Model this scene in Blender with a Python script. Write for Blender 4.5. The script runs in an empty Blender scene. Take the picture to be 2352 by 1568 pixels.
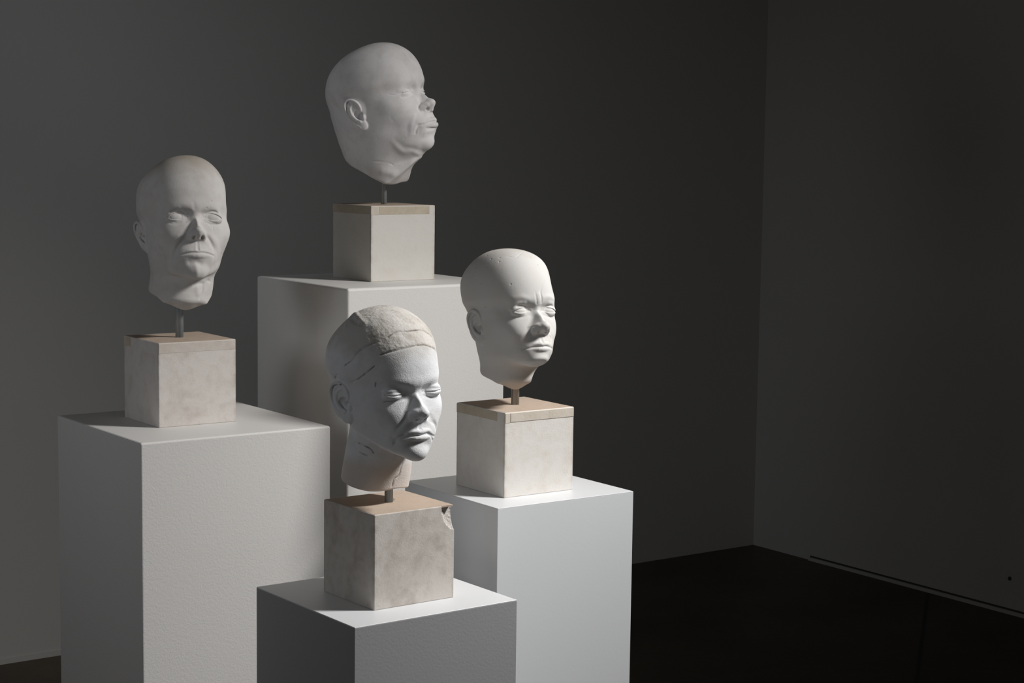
import bpy, bmesh, math, random
import numpy as np
from mathutils import Vector, Matrix
# ---------------------------------------------------------------- heads
def smin(a, b, k):
    h = np.maximum(k - np.abs(a - b), 0.0) / k
    return np.minimum(a, b) - h * h * k * 0.25

def smax(a, b, k):
    return -smin(-a, -b, k)

class Field:
    """signed-distance field in millimetres, x = subject's right, y = forward, z = up"""
    def __init__(self, lo, hi, step):
        self.lo = np.array(lo, float); self.step = step
        self.ax = [np.arange(lo[i], hi[i] + step, step, dtype=np.float32) for i in range(3)]
        self.f = None
    def win(self, c, r):
        s = []
        for i in range(3):
            a = int(max(0, math.floor((c[i] - r[i] - self.lo[i]) / self.step)))
            b = int(min(len(self.ax[i]), math.ceil((c[i] + r[i] - self.lo[i]) / self.step) + 1))
            if b <= a: return None
            s.append(slice(a, b))
        s = tuple(s)
        return s, self.ax[0][s[0]][:, None, None], self.ax[1][s[1]][None, :, None], self.ax[2][s[2]][None, None, :]
    def ell(self, c, r, k=3.0, R=None, cut=False):
        m = max(r) + 2 * k + 3
        w = self.win(c, (m, m, m))
        if w is None: return
        s, X, Y, Z = w
        dx, dy, dz = X - c[0], Y - c[1], Z - c[2]
        if R is not None:
            R = np.asarray(R, np.float32)
            dx, dy, dz = [R[i, 0] * dx + R[i, 1] * dy + R[i, 2] * dz for i in range(3)]
        k0 = np.sqrt((dx / r[0])**2 + (dy / r[1])**2 + (dz / r[2])**2)
        k1 = np.sqrt((dx / r[0]**2)**2 + (dy / r[1]**2)**2 + (dz / r[2]**2)**2) + 1e-6
        d = k0 * (k0 - 1) / k1
        self.f[s] = smax(self.f[s], -d, k) if cut else smin(self.f[s], d, k)
    def pdist(self, X, Y, Z, pts, rad=None):
        best = None; val = None
        for a, b, ra, rb in zip(pts[:-1], pts[1:], rad[:-1], rad[1:]):
            a = np.asarray(a, np.float32); ab = np.asarray(b, np.float32) - a
            t = ((X - a[0]) * ab[0] + (Y - a[1]) * ab[1] + (Z - a[2]) * ab[2]) / (float(ab @ ab) + 1e-9)
            t = np.clip(t, 0, 1)
            d = np.sqrt((X - a[0] - t * ab[0])**2 + (Y - a[1] - t * ab[1])**2 + (Z - a[2] - t * ab[2])**2)
            r = ra + t * (rb - ra)
            if best is None: best, val = d, r
            else:
                m = d < best
                best = np.where(m, d, best); val = np.where(m, r, val)
        return best, val
    def pwin(self, pts, m):
        p = np.array(pts, float); c = (p.min(0) + p.max(0)) / 2; r = (p.max(0) - p.min(0)) / 2 + m
        return self.win(c, r)
    def tube(self, pts, rad, k=3.0, cut=False):
        pts = curve(pts); rad = curve1(rad, len(pts))
        w = self.pwin(pts, max(rad) + 2 * k + 3)
        if w is None: return
        s, X, Y, Z = w
        best = None
        for i in range(len(pts) - 1):
            d, r = self.pdist(X, Y, Z, pts[i:i + 2], rad[i:i + 2])
            d = d - r
            best = d if best is None else np.minimum(best, d)
        self.f[s] = smax(self.f[s], -best, k) if cut else smin(self.f[s], best, k)
    def snap(self, pts):
        """move points sideways (away from the head's axis) onto the present surface"""
        out = []
        for p in pts:
            r = math.hypot(p[0], p[1]) or 1.0
            u = np.array([p[0] / r, p[1] / r]); t = np.arange(145, 15, -.5)
            ix = [np.clip(((v - self.lo[i]) / self.step).round().astype(int), 0, len(self.ax[i]) - 1) for i, v in ((0, u[0] * t), (1, u[1] * t))]
            iz = int(np.clip(round((p[2] - self.lo[2]) / self.step), 0, len(self.ax[2]) - 1))
            f = self.f[ix[0], ix[1], iz]; j = int(np.argmax(f < 0))
            q = t[j] if f[j] < 0 else r
            out.append((u[0] * q, u[1] * q, p[2]))
        return out
    def groove(self, pts, h, sig):
        self.bump(self.snap(pts), h, sig)
    def bump(self, pts, h, sig):
        """raise (h > 0) or hollow (h < 0) the surface along a line by h mm; h may vary along it"""
        if len(pts) == 1: pts = [pts[0], (pts[0][0], pts[0][1], pts[0][2] + .01)]
        pts = curve(pts); hh = curve1(h, len(pts)) if np.ndim(h) else [h] * len(pts)
        w = self.pwin(pts, 3.2 * sig)
        if w is None: return
        s, X, Y, Z = w
        d, v = self.pdist(X, Y, Z, pts, hh)
        self.f[s] -= v * np.exp(-d * d / (2 * sig * sig))
    def flatbump(self, pts2, axis, side, h, sig):
        """like bump, but along a line given in two coordinates and projected through the head; axis is the one left out"""
        o = [i for i in range(3) if i != axis]
        p3 = []
        for q in pts2:
            v = [0, 0, 0]; v[o[0]] = q[0]; v[o[1]] = q[1]; p3.append(v)
        p3 = curve(p3); hh = curve1(h, len(p3)) if np.ndim(h) else [h] * len(p3)
        a = np.array(p3); c = (a.min(0) + a.max(0)) / 2; r = (a.max(0) - a.min(0)) / 2 + 3.2 * sig
        c[axis] = side * 100; r[axis] = 85
        w = self.win(c, r)
        if w is None: return
        s, X, Y, Z = w
        XYZ = [X, Y, Z]; XYZ[axis] = np.float32(0)
        d, v = self.pdist(*XYZ, p3, hh)
        self.f[s] -= v * np.exp(-d * d / (2 * sig * sig))

def curve(pts):
    """Catmull-Rom through the points"""
    p = np.array(pts, float)
    if len(p) < 3: return p
    q = np.vstack([2 * p[0] - p[1], p, 2 * p[-1] - p[-2]]); out = []
    n = 4
    for i in range(1, len(q) - 2):
        for t in np.arange(n) / n:
            a, b, c, d = q[i - 1], q[i], q[i + 1], q[i + 2]
            out.append(.5 * (2 * b + (c - a) * t + (2 * a - 5 * b + 4 * c - d) * t * t + (3 * b - 3 * c + d - a) * t**3))
    out.append(p[-1])
    return np.array(out)

def curve1(v, n):
    return np.interp(np.linspace(0, 1, n), np.linspace(0, 1, len(v)), v)

def surface_nets(F):
    f = F.f; st = F.step
    s = f < 0
    c = s[:-1, :-1, :-1].astype(np.int8)
    n = np.zeros_like(c)
    offs = [(i, j, k) for i in (0, 1) for j in (0, 1) for k in (0, 1)]
    sh = [d - 1 for d in f.shape]
    for o in offs:
        n += s[o[0]:o[0] + sh[0], o[1]:o[1] + sh[1], o[2]:o[2] + sh[2]]
    I = np.argwhere((n > 0) & (n < 8))
    val = np.stack([f[I[:, 0] + o[0], I[:, 1] + o[1], I[:, 2] + o[2]] for o in offs], 1).astype(np.float64)
    acc = np.zeros((len(I), 3)); cnt = np.zeros(len(I))
    for a in range(8):
        for b in range(a + 1, 8):
            oa, ob = np.array(offs[a]), np.array(offs[b])
            if np.abs(oa - ob).sum() != 1: continue
            va, vb = val[:, a], val[:, b]
            m = (va < 0) != (vb < 0)
            t = np.where(m, va / np.where(m, va - vb, 1), 0)
            acc += m[:, None] * (oa + t[:, None] * (ob - oa)); cnt += m
    loc = acc / cnt[:, None]
    for _ in range(2):                                  # settle the vertices on the zero level
        x, y, z = loc.T
        wx = [1 - x, x]; wy = [1 - y, y]; wz = [1 - z, z]; g = np.zeros((len(I), 3)); v0 = np.zeros(len(I))
        for q, o in enumerate(offs):
            vv = val[:, q]
            v0 += vv * wx[o[0]] * wy[o[1]] * wz[o[2]]
            g[:, 0] += vv * (2 * o[0] - 1) * wy[o[1]] * wz[o[2]]
            g[:, 1] += vv * (2 * o[1] - 1) * wx[o[0]] * wz[o[2]]
            g[:, 2] += vv * (2 * o[2] - 1) * wx[o[0]] * wy[o[1]]
        loc -= np.clip(v0 / ((g * g).sum(1) + 1e-6), -.6, .6)[:, None] * g
        loc = np.clip(loc, -.05, 1.05)
    V = F.lo + (I + loc) * st
    idx = -np.ones(sh, np.int32); idx[I[:, 0], I[:, 1], I[:, 2]] = np.arange(len(I))
    Q = []
    for a in range(3):
        u, w = [(1, 2), (2, 0), (0, 1)][a]
        lo = [slice(1, -1)] * 3; lo[a] = slice(0, -1); hi = [slice(1, -1)] * 3; hi[a] = slice(1, None)
        d = s[tuple(lo)].astype(np.int8) - s[tuple(hi)]
        for sg in (1, -1):
            E = np.argwhere(d == sg); E[:, u] += 1; E[:, w] += 1
            def cell(du, dw):
                q = E.copy(); q[:, u] -= du; q[:, w] -= dw
                return idx[q[:, 0], q[:, 1], q[:, 2]]
            quad = np.stack([cell(1, 1), cell(0, 1), cell(0, 0), cell(1, 0)], 1)
            Q.append(quad if sg == 1 else quad[:, ::-1])
    Q = np.vstack(Q)
    return V, Q[(Q >= 0).all(1)]

def head_field(P, step):
    S = {k: np.array(v, float) for k, v in P['marks'].items()}
    ztop = P['crown']['ztop']
    F = Field((-104, -118, P['zmin']), (104, 142, ztop + 6), step)
    X = F.ax[0][:, None, None]; Y = F.ax[1][None, :, None]; z = F.ax[2]
    # skull, face and jaw: one superellipse section per level, closed by a rounded crown
    T = np.array(P['table'], float); K = P['crown']
    zs = np.linspace(T[-1, 0] - 40, ztop + 10, 700)
    col = []
    for c in range(1, 7):
        v = np.interp(zs, T[::-1, 0], T[::-1, c])
        ker = np.exp(-np.linspace(-2, 2, 41)**2); ker /= ker.sum()
        vs = np.convolve(np.pad(v, 20, mode='edge'), ker, 'valid')
        col.append(np.interp(z, zs, vs).astype(np.float32)[None, None, :])
    w, yf, yb, yc, pf, pb = col
    t = np.clip((z - K['z0']) / (ztop - K['z0']), 0, None)[None, None, :].astype(np.float32)
    Yl = Y - K.get('lean', 0) * t * t
    Xl = (X - P.get('xoff', 0)) / (1 + K.get('wide', 0) * t * (1 - np.minimum(t, 1)) * 4)
    ry = np.where(Yl > yc, (Yl - yc) / (yf - yc), (yc - Yl) / (yc - yb))
    p = np.where(Yl > yc, pf, pb).astype(np.float32)
    r = (np.abs(Xl / w)**p + ry**p)**(1 / p)
    n = np.where(Yl > yc, K.get('nf', 2.4), K.get('nb', 2.4)).astype(np.float32)
    q = ((r**n + t**n)**(1 / n) - 1).astype(np.float32)
    g = np.gradient(q, step)
    gn = np.sqrt(g[0]**2 + g[1]**2 + g[2]**2); del g
    F.f = np.clip(q / np.maximum(gn, 1 / 160), -60, 60).astype(np.float32); del q, gn, r
    Z = z[None, None, :]
    for (pt, nrm, k) in P.get('jaw_cuts', []):
        nrm = np.array(nrm, float); nrm /= np.linalg.norm(nrm)
        pl = (nrm[0] * X + nrm[1] * (Y - pt[1]) + nrm[2] * (Z - pt[2])).astype(np.float32)
        F.f = smax(F.f, pl, k)
    # neck: elliptical cone
    N = P['neck']
    t = np.clip((Z - N['z0']) / (N['z1'] - N['z0']), -.3, 1.2)
    cy = N['y0'] + t * (N['y1'] - N['y0']); rx = N['rx0'] + t * (N['rx1'] - N['rx0']); rr = N['ry0'] + t * (N['ry1'] - N['ry0'])
    rad = np.sqrt(((X - N.get('x', 0)) / rx)**2 + ((Y - cy) / rr)**2)
    nk = ((rad - 1) * np.minimum(rx, rr)).astype(np.float32)
    nk = smax(nk, (Z - 10 + 0 * X + 0 * Y).astype(np.float32), 8)
    F.f = smin(F.f, nk, N['k'])
    zeye = (S['exoR'][2] + S['endoR'][2]) / 2
    both = (1, -1)
    def mir(v, s): return (v[0] * s, v[1], v[2])
    D = P['face']
    # forehead, brow, sockets, cheeks
    ex, en = S['exoR'], S['endoR']
    xm = (ex[0] + en[0]) / 2; ew = (ex[0] - en[0]) / 2
    ymid = (ex[1] + en[1]) / 2
    ec = np.array([xm, ymid - 5.5 + D.get('eye_out', 0), zeye])
    for s in both:
        F.ell(mir((xm + 1, ymid + D.get('socket', 20.5), zeye + 3.5), s), (ew + 6, 16, 10.5), 12, cut=True)
        F.groove([mir((8, 94, zeye + 15), s), mir((24, 90, zeye + D.get('brow_z', 17)), s), mir((42, 78, zeye + D.get('brow_z', 17) - 2), s)], D.get('brow', 2.0), 7)
        F.groove([mir((en[0] - 4, en[1] + 6, zeye + 5), s), mir((en[0] - 3, en[1] + 2, zeye - 4), s)], -D.get('inner', 2.0), 5)
        F.groove([mir((ex[0] - 2, 74, zeye - 26), s)], D.get('cheek', 3), 13)
        F.groove([mir((ex[0] + 10, 50, zeye - 18), s)], D.get('zygo', 3), 13)
        F.groove([mir((ex[0] + 12, 50, zeye + 16), s)], -D.get('temple', 2.5), 14)
        F.groove([mir((ex[0] + 6, 52, -46), s)], -D.get('hollow', 2.5), 14)
    # eyes
    lid = P['lids']
    for s in both:
        c = np.array(mir(ec, s))
        F.ell(c, (ew + .4, 12.2, 12.2), 1.0)
        L = lid['R' if s == 1 else 'L']
        win = F.win(c, (ew + 9, 22, 20))
        sl, x, y, zz = win
        tt = ((x * s) - en[0]) / (ex[0] - en[0])                       # 0 at the inner corner, 1 at the outer
        base = (en[2] + (ex[2] - en[2]) * tt)
        tc = np.clip(tt, 0, 1)
        zu = base + L[0] * 2.4 * np.sqrt(tc + 1e-6) * (1 - tc)**.75 - np.where((tt < 0) | (tt > 1), .8, 0)
        zl = base - L[1] * 3.4 * tc * (1 - tc)**.8 + np.where((tt < 0) | (tt > 1), .8, 0)
        ap = np.minimum(zu - zz, zz - zl)                               # > 0 inside the opening
        rx_, ry_, rz_ = ew + 2.0, D.get('lid_r', 13.9), 13.2
        k0 = np.sqrt(((x - c[0]) / rx_)**2 + ((y - c[1]) / ry_)**2 + ((zz - c[2]) / rz_)**2)
        k1 = np.sqrt(((x - c[0]) / rx_**2)**2 + ((y - c[1]) / ry_**2)**2 + ((zz - c[2]) / rz_**2)**2) + 1e-6
        shell = smax(k0 * (k0 - 1) / k1, ap.astype(np.float32), .9)
        F.f[sl] = np.where(ap > -3.5, np.minimum(F.f[sl], shell), smin(F.f[sl], shell.astype(np.float32), 2.4)).astype(np.float32)
        ue = [(en[0] + (ex[0] - en[0]) * q, 0, en[2] + (ex[2] - en[2]) * q + L[0] * 2.4 * math.sqrt(q) * (1 - q)**.75 - .5) for q in (.04, .2, .4, .6, .8, .96)]
        F.groove([mir((v[0], ymid + 8, v[2]), s) for v in ue], -D.get('lash', .9), .9)
        # crease above the upper lid, bag below the lower one
        cu = [(en[0] + 2, en[1] + 1, en[2] + L[0] * .5 + 3), (xm - 3, ymid + 6, zeye + L[0] + D.get('crease_up', 4.5)), (xm + 8, ymid + 4, zeye + L[0] + D.get('crease_up', 4.5) - 1.5), (ex[0] + 4, ex[1] - 1, ex[2] + 1)]
        F.groove([mir(v, s) for v in cu], [-1.0 * D.get('crease', 1), -1.7 * D.get('crease', 1), -1.6 * D.get('crease', 1), -.4], 1.5)
        F.groove([mir((v[0], v[1] + 2, v[2] + 5), s) for v in cu[1:]], D.get('hood', 1.0), 3.2)
        cl = [(en[0] + 1, en[1] + 1, en[2] - L[1] - 5), (xm - 2, ymid + 5, zeye - L[1] - 7.5), (xm + 9, ymid + 3, zeye - L[1] - 6.5), (ex[0] + 2, ex[1], ex[2] - 5)]
        F.groove([mir(v, s) for v in cl], [-.8 * D.get('bag', 1), -1.2 * D.get('bag', 1), -.9 * D.get('bag', 1), -.2], 1.8)
        F.groove([mir(en + np.array([-1.5, 2, -.5]), s), mir(en + np.array([2, 1, 0]), s)], -1.2, 1.4)
        F.groove([mir(ex + np.array([-1, 1, 0]), s), mir(ex + np.array([5, -3, -1.5]), s)], [-1.0, -.2], 1.2)
    # nose: a wedge with a rounded ridge, a ball tip and two wings
    tip, sn, al = S['tip'], S['sn'], S['alaR']; nas = S['nas']
    nw = D.get('nose_w', 1.0); br = D.get('bridge', 0)
    sl, x, y, zz = F.win((0, 92, (nas[2] + sn[2]) / 2), (34, 48, 42))
    zk = [sn[2] - 4, tip[2] + 2, (tip[2] * .45 + nas[2] * .55), nas[2] - 5, nas[2] + 10]
    yr = np.interp(zz, zk, [tip[1] - 4.5, tip[1] - 4, (tip[1] * .42 + nas[1] * .58) - 1.5 + br, nas[1] - 3 + D.get('nas_in', 0), nas[1] - 4])
    sp = np.interp(zz, zk, np.array([1.6, 2.0, 2.9, 2.0, .9]) / D.get('nose_base', 1.0)); rr = np.interp(zz, zk, [5.6 * nw, 5.2 * nw, 3.3 * nw, 3.6, 7])
    nd = (y - yr + sp * (np.sqrt(x * x + rr * rr) - rr)) / np.sqrt(1 + sp * sp)
    un = np.array([tip[2] - 3 - sn[2], -(tip[1] - sn[1])]); un = un / np.linalg.norm(un)
    nd = smax(nd, un[0] * (y - sn[1]) + un[1] * (zz - sn[2] - 2.0), 5)
    nd = smax(nd, zz - nas[2] - 12 + 0 * x, 10); nd = smax(nd, np.abs(x) - (al[0] + 3) + 0 * y + 0 * zz, 4)
    F.f[sl] = smin(F.f[sl], nd.astype(np.float32), 4.5)
    F.ell((0, tip[1] - 9.0 * nw, tip[2] + 2.0), (8.6 * nw, 9.0 * nw, 7.2 * nw), 4.5)
    for s in both:
        F.ell(mir((al[0] * .5, (al[1] + tip[1]) / 2 - 5.5, tip[2] - .5), s), (4.6, 8.5, 5.2), 6)
        F.ell(mir((al[0] - 5.8, al[1] - .5, al[2] + 2.0), s), (5.8, 10.5, 6.6), 4.5, R=[[.94, .30 * s, 0], [-.30 * s, .94, 0], [0, 0, 1]])
    F.tube([(0, tip[1] - 8, tip[2] - 3), (0, sn[1] + 1, sn[2] + 3.0)], [4.0, 3.4], 3.5)
    for s in both:
        c = mir((al[0] * .44, (al[1] + tip[1]) / 2 - 2.5, al[2] - 3.6), s)
        F.ell(c, (3.0, 5.6, 4.2), 2.0, cut=True)
        F.groove([mir((al[0] + 0, al[1] - 2, al[2] - 5.5), s), mir((al[0] + 2, al[1] - 3.5, al[2] + 1), s), mir((al[0] + .2, al[1] + 1, al[2] + 8.5), s), mir((al[0] - 4, al[1] + 7, al[2] + 9), s)], [-.8, -2.0, -1.4, -.3], 1.7)
    # mouth
    ul, ll, sto, ch, lb = S['ul'], S['ll'], S['sto'], S['chR'], S['llb']
    F.ell((0, sto[1] - 26, sto[2] - 1), (ch[0] + 7, 27 + D.get('muzzle', 0), 25), 12)
    m = D.get('lip', 1.0); zm = sto[2]
    for s in both:
        F.tube([mir((ch[0] - 1, ch[1] + .5, ch[2] + .8), s), mir((ch[0] * .55, (ch[1] + ul[1] * 1.6) / 2.6 - .5, (ul[2] * .75 + zm * .25)), s), mir((4.5, ul[1] - 3.4 * m, ul[2] - 1.3), s), mir((0, ul[1] - 4 * m, ul[2] - 2.2), s)], [.8, 2.6 * m, 3.5 * m, 3.6 * m], 3.0)
        F.tube([mir((ch[0] - 1, ch[1] + .2, ch[2] - .8), s), mir((ch[0] * .58, (ch[1] + ll[1] * 1.6) / 2.6 - 2.5, (ll[2] + zm) / 2 - .6), s), mir((ch[0] * .25, ll[1] - 5.0 * m, (ll[2] + zm) / 2 - 1.0), s), mir((0, ll[1] - 4.6 * m, (ll[2] + zm) / 2 - .8), s)], [.8, 3.4 * m, 4.8 * m, 4.8 * m], 3.2)
        F.groove([mir((ch[0] + 3, ch[1] - 4, ch[2] - 1), s)], -1.4, 3.0)
        F.groove([mir((2.8, sn[1] + 1, sn[2] - 3), s), mir((4.0, ul[1], ul[2] + 2.5), s)], [.3, .6], 1.7)
        F.groove([mir((al[0] + 3, al[1] - 4, al[2] + 3), s), mir((ch[0] * .5 + al[0] * .5 + 9, (al[1] + ch[1]) / 2 - 1, (al[2] + ch[2]) / 2 + 1), s), mir((ch[0] + 8.5, ch[1] - 5, ch[2] + 2), s), mir((ch[0] + 9, ch[1] - 9, ch[2] - 14), s)], np.array([-1.4, -1.8, -1.5, -.3]) * D.get('fold', 1), 2.6)
        F.groove([mir((al[0] + 9, al[1] - 8, al[2] + 4), s), mir((ch[0] * .5 + al[0] * .5 + 16, (al[1] + ch[1]) / 2 - 6, (al[2] + ch[2]) / 2 + 3), s), mir((ch[0] + 15, ch[1] - 12, ch[2]), s)], np.array([1.2, 1.8, 1.0]) * D.get('fold', 1), 5)
        F.groove([mir((ch[0] + 2, ch[1] - 3, ch[2] - 6), s), mir((ch[0] + 1, ch[1] - 4, ch[2] - 18), s)], np.array([-1.2, -.5]) * D.get('marionette', .6), 3)
    ml = [(ch[0] + 1, ch[1] - 1, ch[2] - D.get('corner', 1)), (ch[0] * .8, ch[1], ch[2] * .8 + zm * .2), (ch[0] * .5, (ch[1] + sto[1] * 1.6) / 2.6 + 1.5, zm * .85 + ch[2] * .15 + .3), (5, sto[1] + 3, zm + .5)]
    F.groove(ml + [(0, sto[1] + 3.4, zm - .3)] + [mir(v, -1) for v in ml[::-1]], [-1.6, -2.2, -2.4, -2.2, -2.2, -2.2, -2.4, -2.2, -1.6], 1.1)
    F.groove([(0, sn[1] + 1, sn[2] - 3), (0, ul[1] - .5, ul[2] + 2.5)], [-.6, -1.0], 2.0)
    F.groove([(-15, lb[1] - 5, lb[2] + 1), (0, lb[1], lb[2] - 1), (15, lb[1] - 5, lb[2] + 1)], [-.6, -.9, -.6], 5)
    pg = S['pog']
    F.ell((0, pg[1] - 15.5, pg[2] - 1), (16, 15.5, 13), 9)
    # ears
    for s in both:
        ear(F, S, s, P.get('ear', {}))
    for (hh, sg, pts) in P.get('lines', []): F.bump(pts, hh, sg)
    for (c, r, k, cut) in P.get('blobs', []): F.ell(c, r, k, cut=cut)
    for (pt, nrm, k) in P['cuts']:
        nrm = np.array(nrm, float); nrm /= np.linalg.norm(nrm)
        pl = (nrm[0] * (X - pt[0]) + nrm[1] * (Y - pt[1]) + nrm[2] * (Z - pt[2])).astype(np.float32)
        F.f = smax(F.f, pl, k)
    for fn in P.get('after', []): fn(F, S)
    return F

def ear(F, S, s, E):
    A = np.array([[18, 31, 1], [33, 13, 1], [9, -30, 1]], float)
    B = np.array([S['eartop'], S['earback'], S['lobe']])
    M = np.linalg.solve(A, B)                    # (back, up, 1) -> point on the ear's rim plane
    e_b, e_u, o = M
    n = np.cross(e_b, e_u); n /= np.linalg.norm(n)
    if n[0] < 0: n = -n
    off = np.array(E.get('shift' if s > 0 else 'shiftL', (0, 0, 0)), float)
    def P3(b, u, h=0):
        v = b * e_b + u * e_u + o + h * n + off
        return (v[0] * s, v[1], v[2])
    eb = e_b / np.linalg.norm(e_b); eu = np.cross(n, eb)
    R = np.array([eb, eu, n]); R = R * np.array([s, 1, 1])[None, :]
    lb, lu = np.linalg.norm(e_b), np.linalg.norm(e_u)
    # back of the ear, then the shell, rim, inner fold, tragus and lobe
    F.ell(P3(13, 6, -9), (12 * lb, 20 * lu, 9), 5, R=R)
    F.ell(P3(16, 3, -3.5), (18.5 * lb, 31 * lu, 4.2), 3, R=R)
    F.ell(P3(10, -22, -2.0), (9 * lb, 10 * lu, 3.6), 4, R=R)
    F.ell(P3(12, -3, 1), (9.0 * lb, 12.5 * lu, 6.5), 2.0, R=R, cut=True)
    F.ell(P3(9, -3, -3), (5 * lb, 7 * lu, 6), 2.0, R=R, cut=True)
    r = E.get('rim', 1.0)
    F.tube([P3(9, 3, -3), P3(4, 9, -1), P3(4, 19, 0), P3(9, 27, .5), P3(18, 30.2, .5), P3(27, 26, .5), P3(31.5, 16, .5), P3(31.5, 4, 0), P3(28, -8, -.5), P3(21, -19, -1), P3(14, -26, -1)],
           [1.6, 2.2, 2.5, 2.7, 2.8 * r, 2.7 * r, 2.5 * r, 2.2 * r, 2.2, 2.3, 2.6], 1.6)
    F.tube([P3(11, -13, -.8), P3(17, -10, 0), P3(22, -2, .6), P3(23, 8, .6), P3(20, 16, -.2), P3(14, 21, -1.2)], [2.6, 2.7, 2.8, 2.8, 2.5, 1.8], 2.2)
    F.tube([P3(23, 8, .4), P3(24, 17, -.6), P3(22, 23, -1.6)], [2.4, 2.0, 1.4], 2.2)
    F.ell(P3(2.5, -5, -1.2), (3.4, 5.5, 3.4), 2.5, R=R)
    F.ell(P3(11.5, -14, -.6), (4.0, 3.2, 3.0), 2.5, R=R)

def grime(P, V):
    """how much dirt sits at each vertex: along the cracks and in the pits"""
    g = np.zeros(len(V))
    for (hh, sg, pts) in P.get('lines', []):
        if np.min(hh) > -.55 or sg > P.get('grime_sigma', 1.35): continue
        p = curve(pts) if len(pts) > 1 else np.array([pts[0], pts[0]], float)
        m = np.all((V > p.min(0) - 4) & (V < p.max(0) + 4), axis=1); idx = np.where(m)[0]
        d = np.full(len(idx), 99.)
        for a, b in zip(p[:-1], p[1:]):
            ab = b - a; t = np.clip((V[idx] - a) @ ab / (ab @ ab + 1e-9), 0, 1)
            d = np.minimum(d, np.linalg.norm(V[idx] - a - t[:, None] * ab, axis=1))
        g[idx] = np.maximum(g[idx], np.exp(-(d / P.get('grime_w', .9))**2))
    return g
def warp(P, V):
    """final shaping of the cast: a few control points pull the surface smoothly by dx, dy, dz mm"""
    W = P.get('warp')
    if not W: return V
    W = np.array(W, float); D = np.zeros_like(V)
    for c in W:
        d2 = ((V - c[:3])**2).sum(1)
        D += np.exp(-d2 / (2 * c[6]**2))[:, None] * c[3:6]
    return V + D
def std_table(S, ztop, w, yb, ytop, low, fore=0.0, xs=None):
    """levels from crown to chin: (z, half width, front, back, widest y, front power, back power)"""
    g = S['exoR'][2] + 24; yf = S['nas'][1] + 5 + fore
    rows = [(ztop, w, yf, yb, -10, 2.15, 2.1), (g, w, yf, yb, -10, 2.15, 2.1)]
    zy = S['tra'][0] - 4
    rows.append((S['exoR'][2] + 7, w * .4 + zy * .6, S['nas'][1] - 1, yb + low[0], -6, 2.15, 2.1))
    rows.append((S['exoR'][2] - 11, zy, S['sn'][1] - 16, yb + low[1], 0, 2.25, 2.1))
    rows.append((S['tip'][2], zy * .985, S['sn'][1] - 12, yb + low[2], 2, 2.25, 2.1))
    rows.append((S['sn'][2] - 2, zy * .955, S['sn'][1] - 7, yb + low[3], 2, 2.15, 2.1))
    rows.append((S['sto'][2], zy * .90, S['sto'][1] - 7, yb + low[4], 0, 2.0, 2.1))
    rows.append((S['llb'][2], zy * .84, S['llb'][1] - 2, yb + low[4] + 8, 0, 1.95, 2.1))
    rows.append((S['pog'][2], zy * .74, S['pog'][1] - 2, yb + low[4] + 12, 0, 1.95, 2.1))
    rows.append((S['men'][2], zy * .62, S['men'][1] - 3, yb + low[4] + 14, 0, 1.95, 2.1))
    rows.append((S['men'][2] - 12, zy * .5, S['men'][1] - 18, yb + low[4] + 14, 0, 1.95, 2.1))
    return rows

def jaw(S, slope=.42, k=12):
    return [((0, S['men'][1], S['men'][2] - 1), (0, -slope, -1), k)]

HEADS = {}
S = dict(exoR=(50, 73, 22.6), endoR=(16.8, 80, 23.4), nas=(0, 90, 28.8), tip=(0, 121, -8.4), alaR=(17, 100, -14.7), sn=(0, 104.8, -21.3), chR=(31, 87, -48),
         sto=(0, 101.5, -45.3), ul=(0, 104, -41), ll=(0, 104.5, -52), llb=(0, 99.2, -61), pog=(0, 101, -76), men=(0, 95, -92),
         tra=(76, -1, -3), eartop=(81, -12, 27), earback=(83, -28.4, 14), lobe=(71, 0, -32.2))
HEADS['L'] = dict(marks=S, pose=(-158.249, 11.265, -1.656), at=(-0.608, 3.411, -0.184), zmin=-142,
    crown=dict(ztop=149, z0=46),
    table=std_table(S, 149, 83, -100, 0, (3, 10, 20, 30, 40)), jaw_cuts=jaw(S, .34, 14), xoff=3,
    neck=dict(x=8, z0=-50, z1=-135, y0=-14, y1=-20, rx0=61, rx1=58, ry0=60, ry1=58, k=22),
    cuts=[((0, 14, -137), (0, -.95, -1), 5), ((0, 14, -137), (0, .5, -1), 5)],
    ear=dict(shift=(5.5, -2, 0), shiftL=(-9, 0, 0)), face=dict(zygo=5, fold=.5, crease=1.2), lids=dict(R=(7.2, 5.6), L=(7.2, 5.6)), grime_sigma=.95)
S = dict(exoR=(47, 79, 22), endoR=(18.5, 85.3, 21.2), nas=(0, 100, 27), tip=(0, 127.8, -8.7), alaR=(21.5, 102, -14.7), sn=(0, 115.5, -24), chR=(30, 95, -47.4),
         sto=(0, 113, -46.5), ul=(0, 119.5, -40), ll=(0, 120.5, -54.5), llb=(0, 112, -63), pog=(0, 110, -83), men=(0, 95, -99),
         tra=(78, -6, -1.3), eartop=(83, -19.3, 32.4), earback=(85, -34.7, 18), lobe=(77, -4.7, -33.2))
HEADS['B'] = dict(marks=S, pose=(-116, 12.5, 3.0), at=(-0.2774, 3.8291, 0.0561), zmin=-158,
    crown=dict(ztop=143, z0=46),
    table=std_table(S, 143, 84, -113, 0, (1, 2, 4, 6, 8)), jaw_cuts=[],
    neck=dict(z0=-50, z1=-145, y0=-20, y1=-20, rx0=66, rx1=52, ry0=80, ry1=60, k=14),
    cuts=[((0, 0, -153), (0, -.85, -1), 6), ((0, 0, -153), (0, .5, -1), 6)],
    face=dict(fold=.2, brow=1.0, crease=.7, lip=1.3, nose_w=1.15, muzzle=3), lids=dict(R=(1.6, 1.4), L=(1.6, 1.4)), grime_sigma=.5)
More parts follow.
